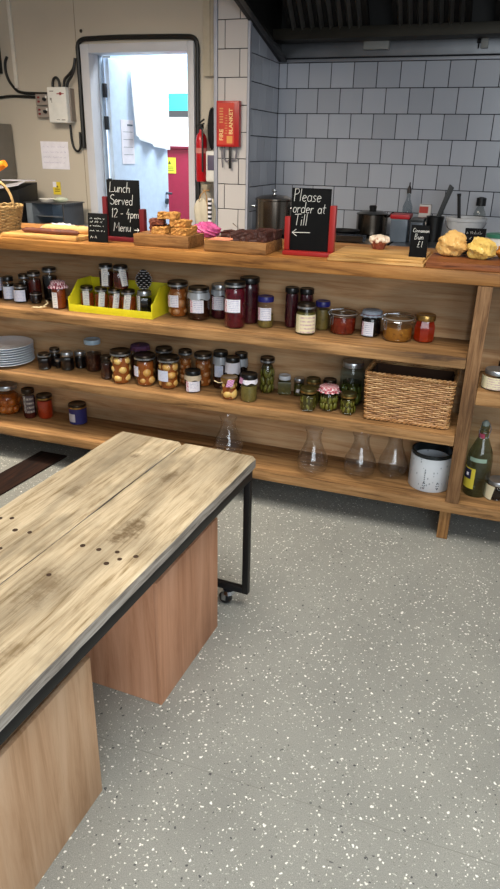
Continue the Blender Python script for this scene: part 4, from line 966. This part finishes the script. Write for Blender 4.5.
# ------------------------------------------------------------------ jars and things on the shelves
LAB = label_mat('label_print'); LAB2 = label_mat('label_strip', '#dcdad6', '#6a6e86', '#dcdad6', 9); LABC = label_mat('label_cream', '#d9cfae', '#b08a9a', '#c9c39a', 5)
LAB3 = label_mat('label_blue_white', '#cfd4e4', '#9aa4c8', '#cfd4e4', 8)
LIDS = {'black': plain('lid_black', '#0f0f10', .3), 'gold': plain('lid_gold', '#a8854c', .3, .9), 'dark': plain('lid_darkbrass', '#3a3026', .3, .8), 'silver': plain('lid_silver', '#b5b8bc', .28, .9),
        'blue': plain('lid_blue', '#22246e', .35), 'white': plain('lid_white', '#d5dae0', .4), 'paleblue': plain('lid_paleblue', '#9fb4c4', .4), 'green': plain('lid_olive', '#4c4420', .35, .6), 'purple': plain('lid_purple', '#4a2440', .8)}
CON = {'dark': speck('con_dark', '#140907', '#22100b', '#0a0403', 60, rough=.25), 'black': speck('con_black', '#0d0a0a', '#1c1412', '#060404', 60, rough=.2),
       'brown': speck('con_brown', '#2e140b', '#4a2512', '#180905', 70, rough=.25), 'amber': speck('con_amber', '#7a3512', '#a5561e', '#4c1c0a', 70, rough=.2),
       'redbrown': speck('con_redbrown', '#4a1812', '#6e2a1c', '#2a0c08', 70, rough=.25), 'beet': speck('con_beet', '#4e0a18', '#74142a', '#2c050e', 60, rough=.15),
       'plum': speck('con_plum', '#3c1019', '#5a1c28', '#22080e', 60, rough=.2), 'chutney': speck('con_chutney', '#6a1c0c', '#96401c', '#3c0e06', 70, rough=.25),
       'mustard': speck('con_mustard', '#8a5a1c', '#b8862e', '#5c3410', 90, rough=.3), 'jelly': speck('con_jelly', '#8a2208', '#b03c10', '#6a1606', 12, rough=.15),
       'olive': speck('con_olive', '#6b6230', '#85793e', '#4c4420', 90, rough=.4), 'herb': speck('con_herb', '#6a5c2c', '#94884a', '#3e3418', 80, rough=.4),
       'green': speck('con_green', '#4e4a1a', '#76702c', '#2c280c', 60, rough=.3), 'orange': speck('con_orange', '#8a4310', '#b8641c', '#4e2006', 50, rough=.25),
       'brine': plain('con_brine', '#8a4c1e', .15), 'gbrine': plain('con_gbrine', '#3a360f', .15), 'tomato': speck('con_tomato', '#a23414', '#c04a1e', '#7a1e0a', 80, rough=.3)}
ONION = speck('onion_skin', '#c89a52', '#e4c488', '#8a5420', 40, .38, .58, .3); ONION2 = speck('onion_brown', '#a87448', '#d0a878', '#6a3a1c', 40, .38, .58, .3)
EGG = speck('pickled_onion_pale', '#d8b468', '#ecd49c', '#a8742c', 30, .36, .6, .3); GHER = speck('gherkin', '#6a6a24', '#9a9440', '#3c3c10', 60, .42, .6, .35)
def facing(x, y): return atan2(CAMP.y-y, CAMP.x-x)
def label_patch(t, r, z0, z1, half, off, mat, name='label', skew=0):
    n = 10; vs = []; fs = []; uv = []
    for i in range(n+1):
        a = off-half+2*half*i/n
        for j, z in enumerate((z0, z1)):
            aa = a+skew*(j-.5)
            for q in (r+.0003, r+.0009): vs.append((q*cos(aa), q*sin(aa), z)); uv.append((i/n, j))
    for i in range(n):
        a = i*4; b_ = a+4
        fs += [(a+1, b_+1, b_+3, a+3), (a, a+2, b_+2, b_), (a, b_, b_+1, a+1), (a+2, a+3, b_+3, b_+2)]
    fs += [(0, 1, 3, 2), (n*4, n*4+2, n*4+3, n*4+1)]
    g = G().add(vs, fs); return g.build(name, mat, t, uv=uv)
def jar(key, name, label, group=None, lid='black', con='dark', fill=.84, n=24, lab=None, blobs=None, cover=None, neck=.86, wrap=None, pos=None, tagc=None, clip=False, glassm=None, lab_mat=None, shoulder=.76, cat='jar', skew=0, rim=None):
    x, y, z, r, h = pos or POS[key]; z += .0006; r -= .0015
    t = thing(name, label, cat, (x, y, z), 0, group); fa = facing(x, y); a0 = fa+pi/n
    kk = 1/cos(pi/n) if n < 9 else 1
    hl = min(.017, .17*h); H = h-hl if not clip else h-.016
    nk = neck*r
    G().lathe([(0, 0), (.86*r*kk, 0), (.97*r*kk, .012*1), (r*kk, .03*h+.006), (r*kk, shoulder*H), (.95*r*kk, (shoulder+.08)*H), (nk, (shoulder+.15)*H), (nk, H)], n, a0=a0).build('glass_body', glassm or GLASS, t)
    f = fill*H; sh = min(f, shoulder*H)
    prof = [(0, .003), (.84*r*kk, .003), (.95*r*kk, .012), (.965*r*kk, sh)]
    if f > shoulder*H+.002: prof += [(.92*r*kk, min(f, (shoulder+.08)*H))]
    if f > (shoulder+.1)*H: prof += [(nk*.95, f)]
    prof += [(0, f)]
    if blobs:
        bm_, bn, br = blobs; core = [(q*.80, zz) for q, zz in prof]
        G().lathe(core, max(n, 12), a0=a0).build('liquid', CON[con], t)
        g = G(); rnd = random.Random(hash(key) % 1000 if False else sum(map(ord, key))); zz = br*(1.9 if bn == 'gherkin' else .95)+.005; k = 0
        while zz < f-br*.5:
            m = max(4, int(2*pi*(r-br)/(br*2*.86)))
            for i in range(m):
                a = 2*pi*(i+.5*(k % 2))/m+rnd.uniform(-.15, .15); q = r*.955-br*1.0
                s = br*rnd.uniform(.78, 1.12)
                if bn == 'gherkin': g.ico((q*cos(a), q*sin(a), zz), (s*.8, s*.8, s*1.9), a, rnd.uniform(-.35, .35), .04)
                else: g.ico((q*cos(a), q*sin(a), zz), (s*.95, s, s*rnd.uniform(.8, 1.1)), a, rnd.uniform(-.5, .5), .05)
            zz += br*(1.75 if bn != 'gherkin' else 3.0)*rnd.uniform(.95, 1.05); k += 1
        stuff(g.build(bn+'s', bm_, t))
    else:
        G().lathe(prof, n, a0=a0).build('contents', CON[con], t)
    if clip:
        G().lathe([(nk, H), (nk*1.06, H), (nk*1.06, H+.003), (nk, H+.003)], 28).build('rubber_seal', plain('seal_grey', '#9a938c', .6), t)
        G().lathe([(nk*1.05, H+.0032), (nk*1.05, H+.009), (nk*.9, H+.0145), (nk*.6, H+.016), (0, H+.016)], 28).build('glass_lid', glass('lid_glass', (.75, .72, .66), .95), t)
        g = G().tube([((nk*1.09)*cos(a), (nk*1.09)*sin(a), H-.006) for a in [2*pi*i/32 for i in range(32)]], .0016, 5, True)
        for s in (-1, 1):
            a = fa+s*1.35; c_, s_ = cos(a), sin(a); q = nk*1.1
            g.tube([(q*c_, q*s_, H-.006), ((q+.007)*c_, (q+.007)*s_, H+.004), (q*.9*c_, q*.9*s_, H+.014), (0, 0, H+.0185)], .0016, 5)
        a = fa-.95; c_, s_ = cos(a), sin(a); q = r+.004
        g.tube([(q*c_, q*s_, H), ((q+.004)*c_, (q+.004)*s_, H-.02), ((q+.002)*c_, (q+.002)*s_, H-.038), (q*cos(a+.16), q*sin(a+.16), H-.038), (q*cos(a+.16), q*sin(a+.16), H)], .0016, 5)
        g.build('wire_clip', chrome, t)
    elif lid:
        lr = nk+.0018
        G().lathe([(lr, H-.001-hl*.15), (lr+.0006, H), (lr+.0006, H+hl*.78), (lr-.0012, H+hl), (lr-.004, H+hl), (lr-.006, H+hl-.0012), (0, H+hl-.0012)], 28).build('lid', LIDS[lid], t)
        if rim: G().lathe([(lr+.0007, H-.001), (lr+.0014, H-.001), (lr+.0014, H+hl*.35), (lr+.0007, H+hl*.35)], 28).build('lid_rim', LIDS[rim], t)
    if cover:
        cm, drop, fl = cover; top = H+hl+.0012; q = nk+.004
        G().lathe([(0, top), (q*.85, top), (q, top-.003), (q*1.02, top-hl*.8), (q*(1.02+fl*.5), top-hl-drop*.5), (q*(1+fl), top-hl-drop)], 56,
                  ripple=lambda j, a, rr_, zz: (rr_*(1+(.0, 0, .01, .02, .07, .11)[j]*sin(11*a)), zz)).build('cloth_cover', cm, t)
        G().tube([((q*1.04)*cos(a), (q*1.04)*sin(a), top-hl*.9) for a in [2*pi*i/28 for i in range(28)]], .0014, 5, True).build('tie', plain('tie_red', '#6a2a30', .8), t)
    if wrap:
        wm, z0, z1 = wrap
        G().lathe([(nk+.0006 if z0 > .8 else r+.0006, z0*H), (r*.99, (z0+z1)/2*H), (nk+.0022, z1*H)], 32, ripple=lambda j, a, rr_, zz: (rr_*(1.01+.02*sin(9*a)), zz+.004*sin(5*a)*(j == 0))).build('paper_wrap', wm, t)
    if lab:
        z0, z1, half, off = lab
        label_patch(t, r if n > 9 else r*1.02, z0*h, z1*h, radians(half), fa+radians(off), lab_mat or LAB, skew=skew)
    if tagc:
        a = fa+radians(tagc[1]); q = r+.003
        M_ = G(); rx = Vector((-sin(a), cos(a), 0)); c_ = Vector((q*cos(a), q*sin(a), tagc[2]*h)); w_ = tagc[3]
        up = (Vector((0, 0, 1))*.95+rx*.25).normalized(); nn = Vector((cos(a), sin(a), 0))
        p = [c_+rx*sx*w_+up*sz*w_*1.1 for sx, sz in ((-1, -1), (1, -1), (1, 1), (-1, 1))]
        M_.hexa([*p, *[v+nn*.0012 for v in p]]).build('paper_tag', tagc[0], t)
    return t
gd = 'dark preserve jars at the left of the top shelf'
jar('a1', 'jam_jar', 'dark jam jar with white label at the extreme left of the top shelf', gd, 'dark', 'dark', lab=(.3, .72, 55, 30), lab_mat=LAB3)
jar('b', 'jam_jar', 'dark jar with pale label, second from the left on the top shelf', gd, 'black', 'black', lab=(.08, .60, 62, 0), lab_mat=LAB3)
jar('c', 'jam_jar', 'squat dark jar with wide pale label in front on the left top shelf', gd, 'dark', 'dark', lab=(.10, .72, 58, -22), lab_mat=LAB3, rim='silver')
jar('d', 'jam_jar', 'dark unlabelled jar half hidden behind the squat labelled jar', gd, 'dark', 'dark', rim='silver')
jar('e', 'jam_jar', 'dark red brown jar behind the tiny jar on the left top shelf', gd, 'dark', 'redbrown', rim='silver')
jar('f', 'jam_jar', 'tiny dark jar in front of the tall dark jars on the top shelf', gd, 'dark', 'dark', rim='silver')
jar('g', 'jam_jar', 'tallest near black jar left of the yellow bin', gd, 'black', 'black', rim='silver')
gred = check_mat('gingham_red', '#7c1430', '#d8ccd0', '#c98a98', 130)
jar('h', 'jam_jar', 'amber jar with red checked cloth top beside the yellow bin', None, 'dark', 'amber', lab=(.05, .62, 24, -38), lab_mat=LAB2, cover=(gred, .012, .35))
t = tag(G().tube([(-1.895, .055, .7545), (-1.88, .045, .757), (-1.855, .05, .757), (-1.835, .06, .760), (-1.84, .075, .758), (-1.87, .07, .757), (-1.84, .05, .762), (-1.828, .072, .775), (-1.845, .085, .782)], .0022, 5).tube([(-1.86, .052, .757), (-1.885, .062, .756), (-1.90, .05, .7545)], .002, 5).build('raffia_string', plain('raffia', '#cdbf9a', .8)), 'loose pale raffia string lying before the checked top jar', 'string')
# yellow bin with honey jars
yb = thing('yellow_bin', 'yellow open fronted plastic bin full of small honey jars', 'bin', (-1.72, .068, .7526))
ym = plain('bin_yellow', '#d6cc22', .4, 0, .04)
W_, D_ = .405, .190
B(0, W_, 0, D_, 0, .005).build('floor_panel', ym, yb)
B(.0052, W_-.0052, 0, .004, .0052, .030).build('front_lip', ym, yb, bevel=.001)
B(.0052, W_-.0052, D_-.004, D_, .0052, .118).build('back_panel', ym, yb, bevel=.001)
for x in (0, W_-.005): G().prism([(0, .0052), (D_, .0052), (D_, .122), (.085, .122), (.02, .066), (0, .060)], 'x', x, x+.005).build('side_panel', ym, yb, bevel=.001)
gh = 'small honey jars in the yellow bin'; ZB = .758
for k_, x, r_, hh, con, l, off, sk in (('bin1', -1.676, .0305, .092, 'amber', 'leftmost honey jar in the front row of the yellow bin', -12, 0), ('bin2', -1.604, .030, .092, 'amber', 'second honey jar from the left in the yellow bin', 0, .25),
        ('bin3', -1.537, .029, .092, 'amber', 'third honey jar from the left in the yellow bin', 10, .35), ('bin4', -1.470, .0325, .092, 'amber', 'fourth honey jar from the left in the yellow bin', -14, .3), ('bin5', -1.393, .0330, .094, 'black', 'black jar with silver lid at the right end of the yellow bin', -62, .1)):
    jar(k_, 'honey_jar', l, gh, 'silver' if k_ == 'bin5' else 'dark', con, n=8, lab=(.12, .80, 26, off), lab_mat=LAB2, pos=(x, .150, ZB, r_, hh), skew=sk, rim='silver')
jar('k1', 'honey_jar', 'left one of two honey jars stacked on the front row', gh, 'black', 'brown', n=8, lab=(.10, .85, 26, -14), lab_mat=LAB2, pos=(-1.573, .150, .8515, .032, .098), skew=.05, rim='silver')
jar('k2', 'honey_jar', 'right one of two honey jars stacked on the front row', gh, 'black', 'redbrown', n=8, lab=(.15, .85, 26, 22), lab_mat=LAB2, pos=(-1.502, .150, .8515, .034, .098), skew=-.35, rim='silver')
pc = thing('pine_cone', 'frosted dark pine cone standing on the black jar in the bin', 'pine cone', (-1.393, .15, .8535))
g = G().blob((0, 0, .044), (.020, .020, .043), lambda v: 1); g.build('core', plain('cone_dark', '#17130f', .8), pc)
g1 = G(); g2 = G()
for k in range(9):
    zz = .010+.0088*k; q = .030*sin(pi*min(1, (k+1.6)/10.5))**.8+.002; m = 9
    for i in range(m):
        a = 2*pi*(i+.5*(k % 2))/m; g1.ico((q*.8*cos(a), q*.8*sin(a), zz), (q*.35, .0075, .0028), a, 0)
        g2.ico((q*1.08*cos(a), q*1.08*sin(a), zz+.001), (.0022, .0055, .0016), a, 0)
stuff(g1.build('scales', plain('cone_dark', '#17130f', .8), pc)); stuff(g2.build('frosted_tips', plain('cone_frost', '#b9b8bc', .8), pc))
# top shelf middle
jar('l1', 'pickle_jar', 'jar of brown pickled onions right of the yellow bin', None, 'dark', 'brine', blobs=(ONION2, 'onion', .019), lab=(.30, .64, 30, -28), rim='silver', fill=.9)
silverp = plain('foil_paper', '#a9adb2', .4, .3)
jar('l2', 'pickle_jar', 'dark chutney jar with pale paper collar on the top shelf', None, 'dark', 'brown', lab=(.25, .64, 36, -12), wrap=(silverp, .74, .97), rim='silver')
jar('l3', 'pickle_jar', 'dark red jar half hidden left of the tall beetroot jar', None, 'silver', 'plum', lab=(.28, .66, 38, -20), wrap=(silverp, .78, .96))
jar('l4', 'pickle_jar', 'tall crimson beetroot jar with black lid and white label', None, 'black', 'beet', lab=(.36, .64, 46, -18), rim='silver', fill=.95, shoulder=.84, neck=.92)
jar('l5', 'pickle_jar', 'tall near black beetroot jar behind the crimson one', None, 'black', 'plum', fill=.95, shoulder=.84, neck=.92)
jar('l6', 'spice_jar', 'small blue lidded jar of seeds with white label', None, 'blue', 'herb', fill=.5, lab=(.26, .66, 52, -10), neck=.92)
gm2 = 'tall slim plum red jars on the top shelf'
jar('m1', 'pickle_jar', 'tall slim plum red jar with black lid, left one of the pair', gm2, 'black', 'plum', neck=.95, fill=.95, shoulder=.84)
jar('m2', 'pickle_jar', 'tall slim plum red jar with black lid, right one of the pair', gm2, 'black', 'plum', neck=.95, fill=.95, shoulder=.84)
jar('m3', 'pickle_jar', 'olive jar with a big cream and pink label on the top shelf', None, 'dark', 'green', lab=(.08, .66, 72, 0), lab_mat=LABC, rim='silver')
jar('m4', 'spice_jar', 'blue lidded jar of pale brown spice behind the clip jar', None, 'blue', 'herb', neck=.95)
jar('m5', 'clip_jar', 'wide clip top jar of red chutney on the top shelf', None, None, 'chutney', clip=True, neck=.97, shoulder=.82, fill=.85)
jar('n1', 'jam_jar', 'dark jam jar with grey cloth top and white label', None, 'silver', 'black', lab=(.06, .60, 36, -22), cover=(plain('cloth_grey', '#8d99a8', .8), .006, .12))
jar('n2', 'clip_jar', 'widest clip top jar of brown mustard on the top shelf', None, None, 'mustard', clip=True, neck=.97, shoulder=.82, fill=.62)
jar('n3', 'jam_jar', 'orange red jelly jar with gold lid at the right of the top shelf', None, 'gold', 'jelly', n=8, neck=.9, fill=.95, shoulder=.66)
# plates
pm2 = plain('plate_blue_white', '#e6eef8', .2, 0, .02)
for k in range(8):
    R_ = .128; o = G().lathe([(0, .004), (.07, .004), (.072, 0), (.078, 0), (.084, .005), (R_*.96, .0145), (R_, .0165), (R_, .0185), (R_*.95, .0178), (.085, .009), (.075, .0072), (0, .0072)], 56).build('dinner_plate', pm2, loc=(-2.138+random.uniform(-.002, .002), .136, .4526+.0112*k))
    tag(o, ['bottom', 'second lowest', 'third lowest', 'fourth lowest', 'fourth from the top', 'third from the top', 'second from the top', 'topmost'][k]+' pale blue white plate in the stack on the middle shelf', 'plate', 'stack of plates on the middle shelf')
# middle shelf
gs = 'small dark jars beside the plates'
jar('o1', 'jam_jar', 'dark brown jar right beside the stack of plates', gs, 'dark', 'dark', rim='silver', n=8)
jar('o2', 'jam_jar', 'black jar at the back between the plates and dark jars', gs, 'dark', 'black', rim='silver')
jar('o2b', 'jam_jar', 'tiniest black jar between two dark jars on the middle shelf', gs, 'silver', 'black')
jar('o3', 'jam_jar', 'black jar with silver lid, middle of the dark group', gs, 'silver', 'black', n=8)
jar('o4', 'jam_jar', 'black jar just left of the tall pale lidded jar', gs, 'silver', 'black')
jar('o5', 'storage_jar', 'tall glass jar with a pale blue lid, half full of dark grains', None, 'paleblue', 'brown', fill=.62, neck=.94, shoulder=.85)
jar('o6', 'jam_jar', 'slim brown jar left of the first pickled onion jar', None, 'dark', 'brown', n=8)
go = 'pickled onion jars on the middle shelf'
jar('p1', 'pickle_jar', 'jar of pale golden pickled onions without label, leftmost onion jar', go, 'dark', 'brine', blobs=(EGG, 'onion', .0215), rim='silver', fill=.9, neck=.9)
jar('p2', 'pickle_jar', 'pickled onion jar with narrow white label at its left side', go, 'dark', 'brine', blobs=(ONION, 'onion', .0205), lab=(.33, .66, 20, -58), rim='silver', fill=.9, neck=.9)
jar('p3', 'pickle_jar', 'jar with purple cloth top behind two pickled onion jars', go, 'purple', 'brown', cover=(plain('cloth_purple', '#4c2a48', .85, 0, .4, 60), .006, .05))
jar('p4', 'pickle_jar', 'pickled onion jar with square white label, third onion jar in front', go, 'dark', 'brine', blobs=(ONION, 'onion', .0205), lab=(.28, .62, 30, -34), lab_mat=LAB3, rim='silver', fill=.9, neck=.9)
jar('p5', 'pickle_jar', 'dark lidded jar behind the square labelled onion jar', go, 'dark', 'brown', rim='silver')
jar('p6', 'pickle_jar', 'slim jar of brown onions behind the small black lidded jar', go, 'dark', 'brine', blobs=(ONION2, 'onion', .0125), rim='silver', fill=.85)
jar('p7', 'pickle_jar', 'rear jar of brown pickled onions right of the small labelled jar', go, 'dark', 'brine', blobs=(ONION2, 'onion', .0185), rim='silver', fill=.88)
jar('p8', 'jam_jar', 'small black lidded jar with broad white label before the onion jars', None, 'black', 'brown', lab=(.06, .54, 50, 0), wrap=(plain('wrap_pale', '#b8a890', .6), .68, .96), fill=.8)
jar('q1', 'jam_jar', 'tall black lidded jar with white side label behind the tagged onions', None, 'black', 'brown', lab=(.34, .64, 34, -16), lab_mat=LAB3, wrap=(silverp, .72, .96))
jar('q2', 'jam_jar', 'black lidded jar with white paper collar behind the tagged onions', None, 'black', 'dark', wrap=(paper_white, .62, .97))
jar('q3', 'jam_jar', 'black lidded jar at the back with a looped paper strip', None, 'black', 'dark', wrap=(silverp, .70, .95))
pinkt = check_mat('tag_pink', '#c88ab8', '#e4c0d8', '#d8a0c8', 300)
q4 = jar('q4', 'pickle_jar', 'squat onion jar with a pink tag and string bow', None, 'gold', 'brine', blobs=(EGG, 'onion', .020), tagc=(pinkt, 5, .82, .014), fill=.95, neck=.9)
G().tube([(-.05, -.045, .085), (-.03, -.046, .078), (-.01, -.047, .083)], .0018, 5).build('string_bow', plain('raffia', '#cdbf9a', .8), q4)
jar('q5', 'jam_jar', 'olive green paste jar with black lid and white cloth band', None, 'black', 'olive', wrap=(paper_white, .80, .97), tagc=(pinkt, -60, .78, .012), shoulder=.70, fill=.68, neck=.95)
jar('r1', 'pickle_jar', 'tall jar of green gherkin spears with brown lid', None, 'dark', 'gbrine', blobs=(GHER, 'gherkin', .011), neck=.8, shoulder=.70, rim='silver', fill=.88)
jar('r2', 'pickle_jar', 'squat square dark green jar with white lid', None, 'white', 'green', n=4, neck=.82, pos=(POS['r2'][0], POS['r2'][1], POS['r2'][2], .0300, POS['r2'][4]))
jar('r3', 'pickle_jar', 'little dark green jar with silver lid and side tag', None, 'silver', 'green', tagc=(paper_white, -10, .35, .007))
gg = 'small gherkin jars left of the wicker basket'
jar('r4', 'pickle_jar', 'six sided gherkin jar with gold lid at the front left of the group', gg, 'green', 'gbrine', n=6, blobs=(GHER, 'gherkin', .009), rim='gold')
jar('r5', 'pickle_jar', 'gherkin jar with olive lid behind the six sided one', gg, 'green', 'green', rim='gold')
gpk = check_mat('gingham_pink', '#c86a78', '#ecdcdc', '#e0a0a8', 110)
jar('r6', 'pickle_jar', 'gherkin jar with a pink checked cloth top', gg, 'gold', 'gbrine', blobs=(GHER, 'gherkin', .0085), cover=(gpk, .004, .16), fill=.8)
jar('r7', 'pickle_jar', 'dark lidded jar behind the pink checked cloth top', gg, 'dark', 'green')
jar('r8', 'pickle_jar', 'gherkin jar with olive brass lid nearest the wicker basket', gg, 'green', 'gbrine', blobs=(GHER, 'gherkin', .0088), rim='gold', n=8)
jar('r9', 'storage_jar', 'large glass preserving jar half full of gherkins beside the wicker basket', None, 'silver', 'gbrine', fill=.58, blobs=(GHER, 'gherkin', .012), neck=.82, shoulder=.80, glassm=glass('bluish_glass', (.80, .90, .95), 1.0))
# wicker hamper
hb = thing('wicker_basket', 'rectangular brown wicker basket on the middle shelf', 'basket', (-.405, .046, .4530))
bw, bd, bh = .330, .205, .196
path = rect_path(0, bw, 0, bd, .012, .0065); g = G(); cx_, cy_ = bw/2, bd/2
nrow = 22
wicker_loop(g, path, [(.012+(bh-.026)*k/(nrow-1), (lambda x, y, k=k: (cx_+(x-cx_)*(.955+.055*k/(nrow-1)), cy_+(y-cy_)*(.955+.035*k/(nrow-1))))) for k in range(nrow)], .0036, .0022, 32)
stuff(g.build('weave', wick, hb))
g = G(); tot = path[-1][4]
for i in range(32):
    s = tot*(i+.5)/32; p = min(path, key=lambda q: abs(q[4]-s)); a = (cx_+(p[0]-cx_)*.955, cy_+(p[1]-cy_)*.955); b_ = (cx_+(p[0]-cx_)*1.01, cy_+(p[1]-cy_)*.99)
    g.tube([(a[0], a[1], .006), (b_[0], b_[1], bh-.008)], .0030, 5)
stuff(g.build('stakes', wick, hb))
def braid(z, k, rad, nm):
    gb = G()
    for ph in (0, pi):
        gb.tube([(cx_+(x-cx_)*k+nx*.0035*cos(s*170+ph), cy_+(y-cy_)*k+ny*.0035*cos(s*170+ph), z+.004*sin(s*170+ph)) for x, y, nx, ny, s in path[:-1]], rad, 6, True)
    gb.build(nm, wick, hb)
braid(bh-.008, 1.0, .0042, 'rim'); braid(.009, .955, .0042, 'base_braid')
B(.012, bw-.012, .012, bd-.012, .002, .010).build('base', wick, hb)
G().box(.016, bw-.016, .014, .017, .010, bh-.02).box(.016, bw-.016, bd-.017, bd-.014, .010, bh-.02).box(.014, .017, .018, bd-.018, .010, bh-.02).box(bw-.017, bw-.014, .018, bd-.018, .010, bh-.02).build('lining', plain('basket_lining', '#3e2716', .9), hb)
# bottom shelf
jar('s1', 'storage_jar', 'big round jar of preserved orange fruit on the bottom shelf', None, 'silver', 'orange', blobs=(speck('fruit', '#a3591a', '#d08a34', '#6a300c', 40, .4, .6, .3), 'fruit', .022), fill=.8, neck=.7, shoulder=.62)
jar('s2', 'sauce_jar', 'slim red sauce jar with dark label on the bottom shelf', None, 'dark', 'redbrown', lab=(.22, .80, 50, 0), lab_mat=label_mat('label_dark', '#4a4046', '#c8c4b8', '#b8b4a8', 4), neck=.9)
jar('s3', 'sauce_jar', 'orange tomato relish jar on the bottom shelf', None, 'dark', 'tomato', neck=.95, fill=.9, rim='gold')
t = jar('s4', 'sauce_jar', 'squat jar with blue label and white circle on the bottom shelf', None, 'dark', 'brown', lab=(.06, .80, 85, 12), lab_mat=plain('label_blue', '#2a2c6c', .5), neck=.97, shoulder=.86, rim='gold')
label_patch(t, POS['s4'][3]+.0, .018, .058, radians(26), facing(*POS['s4'][:2])-radians(46), plain('label_spot', '#c8c4cc', .6), 'label_spot')
def carafe(key, label):
    x, y, z, r, h = POS[key]; h = max(h, .165)
    t = thing('glass_carafe', label, 'carafe', (x, y, z+.0006), 0, 'glass carafes on the bottom shelf'); q = r-.001
    G().lathe([(0, .002), (.55*q, .002), (.62*q, 0), (.92*q, .018), (q, .045), (.93*q, .072), (.66*q, .108), (.48*q, .140), (.46*q, .165), (.58*q, h+.018), (.565*q, h+.018), (.44*q, .165), (.46*q, .140), (.64*q, .108), (.90*q, .072), (.965*q, .045), (.89*q, .021), (.60*q, .006), (0, .006)], 32).build('body', glass('carafe_glass', (.985, .985, .99), 1.2), t)
    return t
carafe('c1', 'clear glass carafe standing behind the corner of the plank table')
carafe('c2', 'clear glass carafe standing alone in the middle of the bottom shelf')
carafe('c3', 'clear glass carafe left one of the pair beside the white tin')
carafe('c4', 'clear glass carafe directly beside the white tin')
x, y, z, r, h = POS['tin']; r -= .002
t = thing('white_tin', 'white dotted metal tin, open at the top, on the bottom shelf', 'tin', (x, y, z+.0006))
def tin_mat():
    m, nt, b = newmat('enamel_white'); b.inputs['Roughness'].default_value = .35
    vo = nt.nodes.new('ShaderNodeTexVoronoi'); vo.inputs['Scale'].default_value = 90; L(nt, coord(nt, (1, 1, .6)), vo.inputs['Vector'])
    s = nt.nodes.new('ShaderNodeSeparateColor'); L(nt, vo.outputs['Color'], s.inputs[0])
    a = nt.nodes.new('ShaderNodeMath'); a.operation = 'GREATER_THAN'; L(nt, s.outputs[0], a.inputs[0]); a.inputs[1].default_value = .66
    d = nt.nodes.new('ShaderNodeMath'); d.operation = 'LESS_THAN'; L(nt, vo.outputs['Distance'], d.inputs[0]); d.inputs[1].default_value = .24
    f = nt.nodes.new('ShaderNodeMath'); f.operation = 'MULTIPLY'; L(nt, a.outputs[0], f.inputs[0]); L(nt, d.outputs[0], f.inputs[1])
    L(nt, mix(nt, f.outputs[0], lin('#d2d8df'), lin('#98a2ac')), b.inputs['Base Color']); return m
hb_ = h*.91
G().lathe([(0, 0), (r-.003, 0), (r, .004), (r, hb_), (r-.003, hb_), (r-.003, .006), (0, .006)], 40).build('body', tin_mat(), t)
G().lathe([(r-.004, hb_-.02), (r-.004, h-.008), (r-.001, h-.006), (r-.001, h), (r-.008, h), (r-.008, hb_-.02)], 40).build('inner_rim', plain('tin_rim', '#3c4244', .3, .8), t)
g = G()
fa = facing(x, y)
for a_, zz in [(-.22, .095-.008*k) for k in range(8)]+[(-.22+.05*cos(u), .028+.014*sin(u)) for u in [i*pi/4 for i in range(8)]]+[(.42+.05*cos(u), .030+.014*sin(u)) for u in [i*pi/4 for i in range(8)]]:
    g.ico(((r+.0002)*cos(fa+a_), (r+.0002)*sin(fa+a_), zz), .0022)
stuff(g.build('punched_holes', plain('hole_grey', '#3a4048', .7), t))
# right bay
x, y, z, r, h = POS['bottle']; x = .055
t = thing('swing_top_bottle', 'green glass swing top bottle with yellow and blue label beside the post', 'bottle', (x, y, z+.0006))
gb = glass('bottle_green', (.56, .66, .60), 1.5)
G().lathe([(0, 0), (.9*r, 0), (r, .008), (r, .150), (.93*r, .175), (.62*r, .215), (.36*r, .245), (.32*r, .275), (.36*r, .278), (.36*r, .288), (0, .288)], 32).build('bottle_body', gb, t)
G().lathe([(0, .2882), (.012, .2882), (.013, .300), (.006, .308), (0, .308)], 16).build('stopper', plain('stopper', '#8f9a94', .4), t)
g = G().tube([(.012, -.004, .302), (.022, -.012, .28), (.016, -.016, .245), (-.012, -.018, .24), (-.020, -.010, .262), (-.012, .0, .302)], .0018, 6).tube([(.36*r*cos(a), .36*r*sin(a), .262) for a in [2*pi*i/20 for i in range(20)]], .0018, 6, True); g.build('wire_bail', chrome, t)
fa = facing(x, y)
label_patch(t, r, .035, .120, radians(34), fa-radians(44), plain('label_yellow', '#c8b83a', .6)); label_patch(t, r+.001, .075, .115, radians(22), fa-radians(50), plain('label_navy', '#1c1a3c', .6), 'label_emblem')
label_patch(t, r+.0018, .088, .100, radians(6), fa-radians(46), paper_white, 'label_mark')
label_patch(t, r*.99, .150, .166, radians(40), fa-radians(8), plain('label_palegreen', '#88a090', .5), 'collar_label')
label_patch(t, .36*r+.002, .240, .258, radians(60), fa-radians(50), plain('label_neck', '#a8405a', .6), 'neck_label')
jar('rj', 'storage_jar', 'squat glass jar with a tilted cream label by the swing top bottle', None, 'silver', 'black', fill=.25, lab=(.05, .80, 34, -50), lab_mat=plain('label_offwhite', '#cfc6a8', .7), neck=.8, skew=.2)
jar('rj2', 'storage_jar', 'tall empty glass jar at the right edge of the bottom shelf', None, 'dark', 'brown', fill=.2, neck=.8)
jar('d1', 'pickle_jar', 'low glass jar with wide cream label on the right hand shelf', None, 'silver', 'herb', fill=.3, lab=(.08, .70, 80, 0), lab_mat=LABC, neck=.84, shoulder=.7)
jar('d2', 'storage_jar', 'tall jar with silver lid at the right edge under the counter', None, 'silver', 'brown', fill=.3, neck=.9)
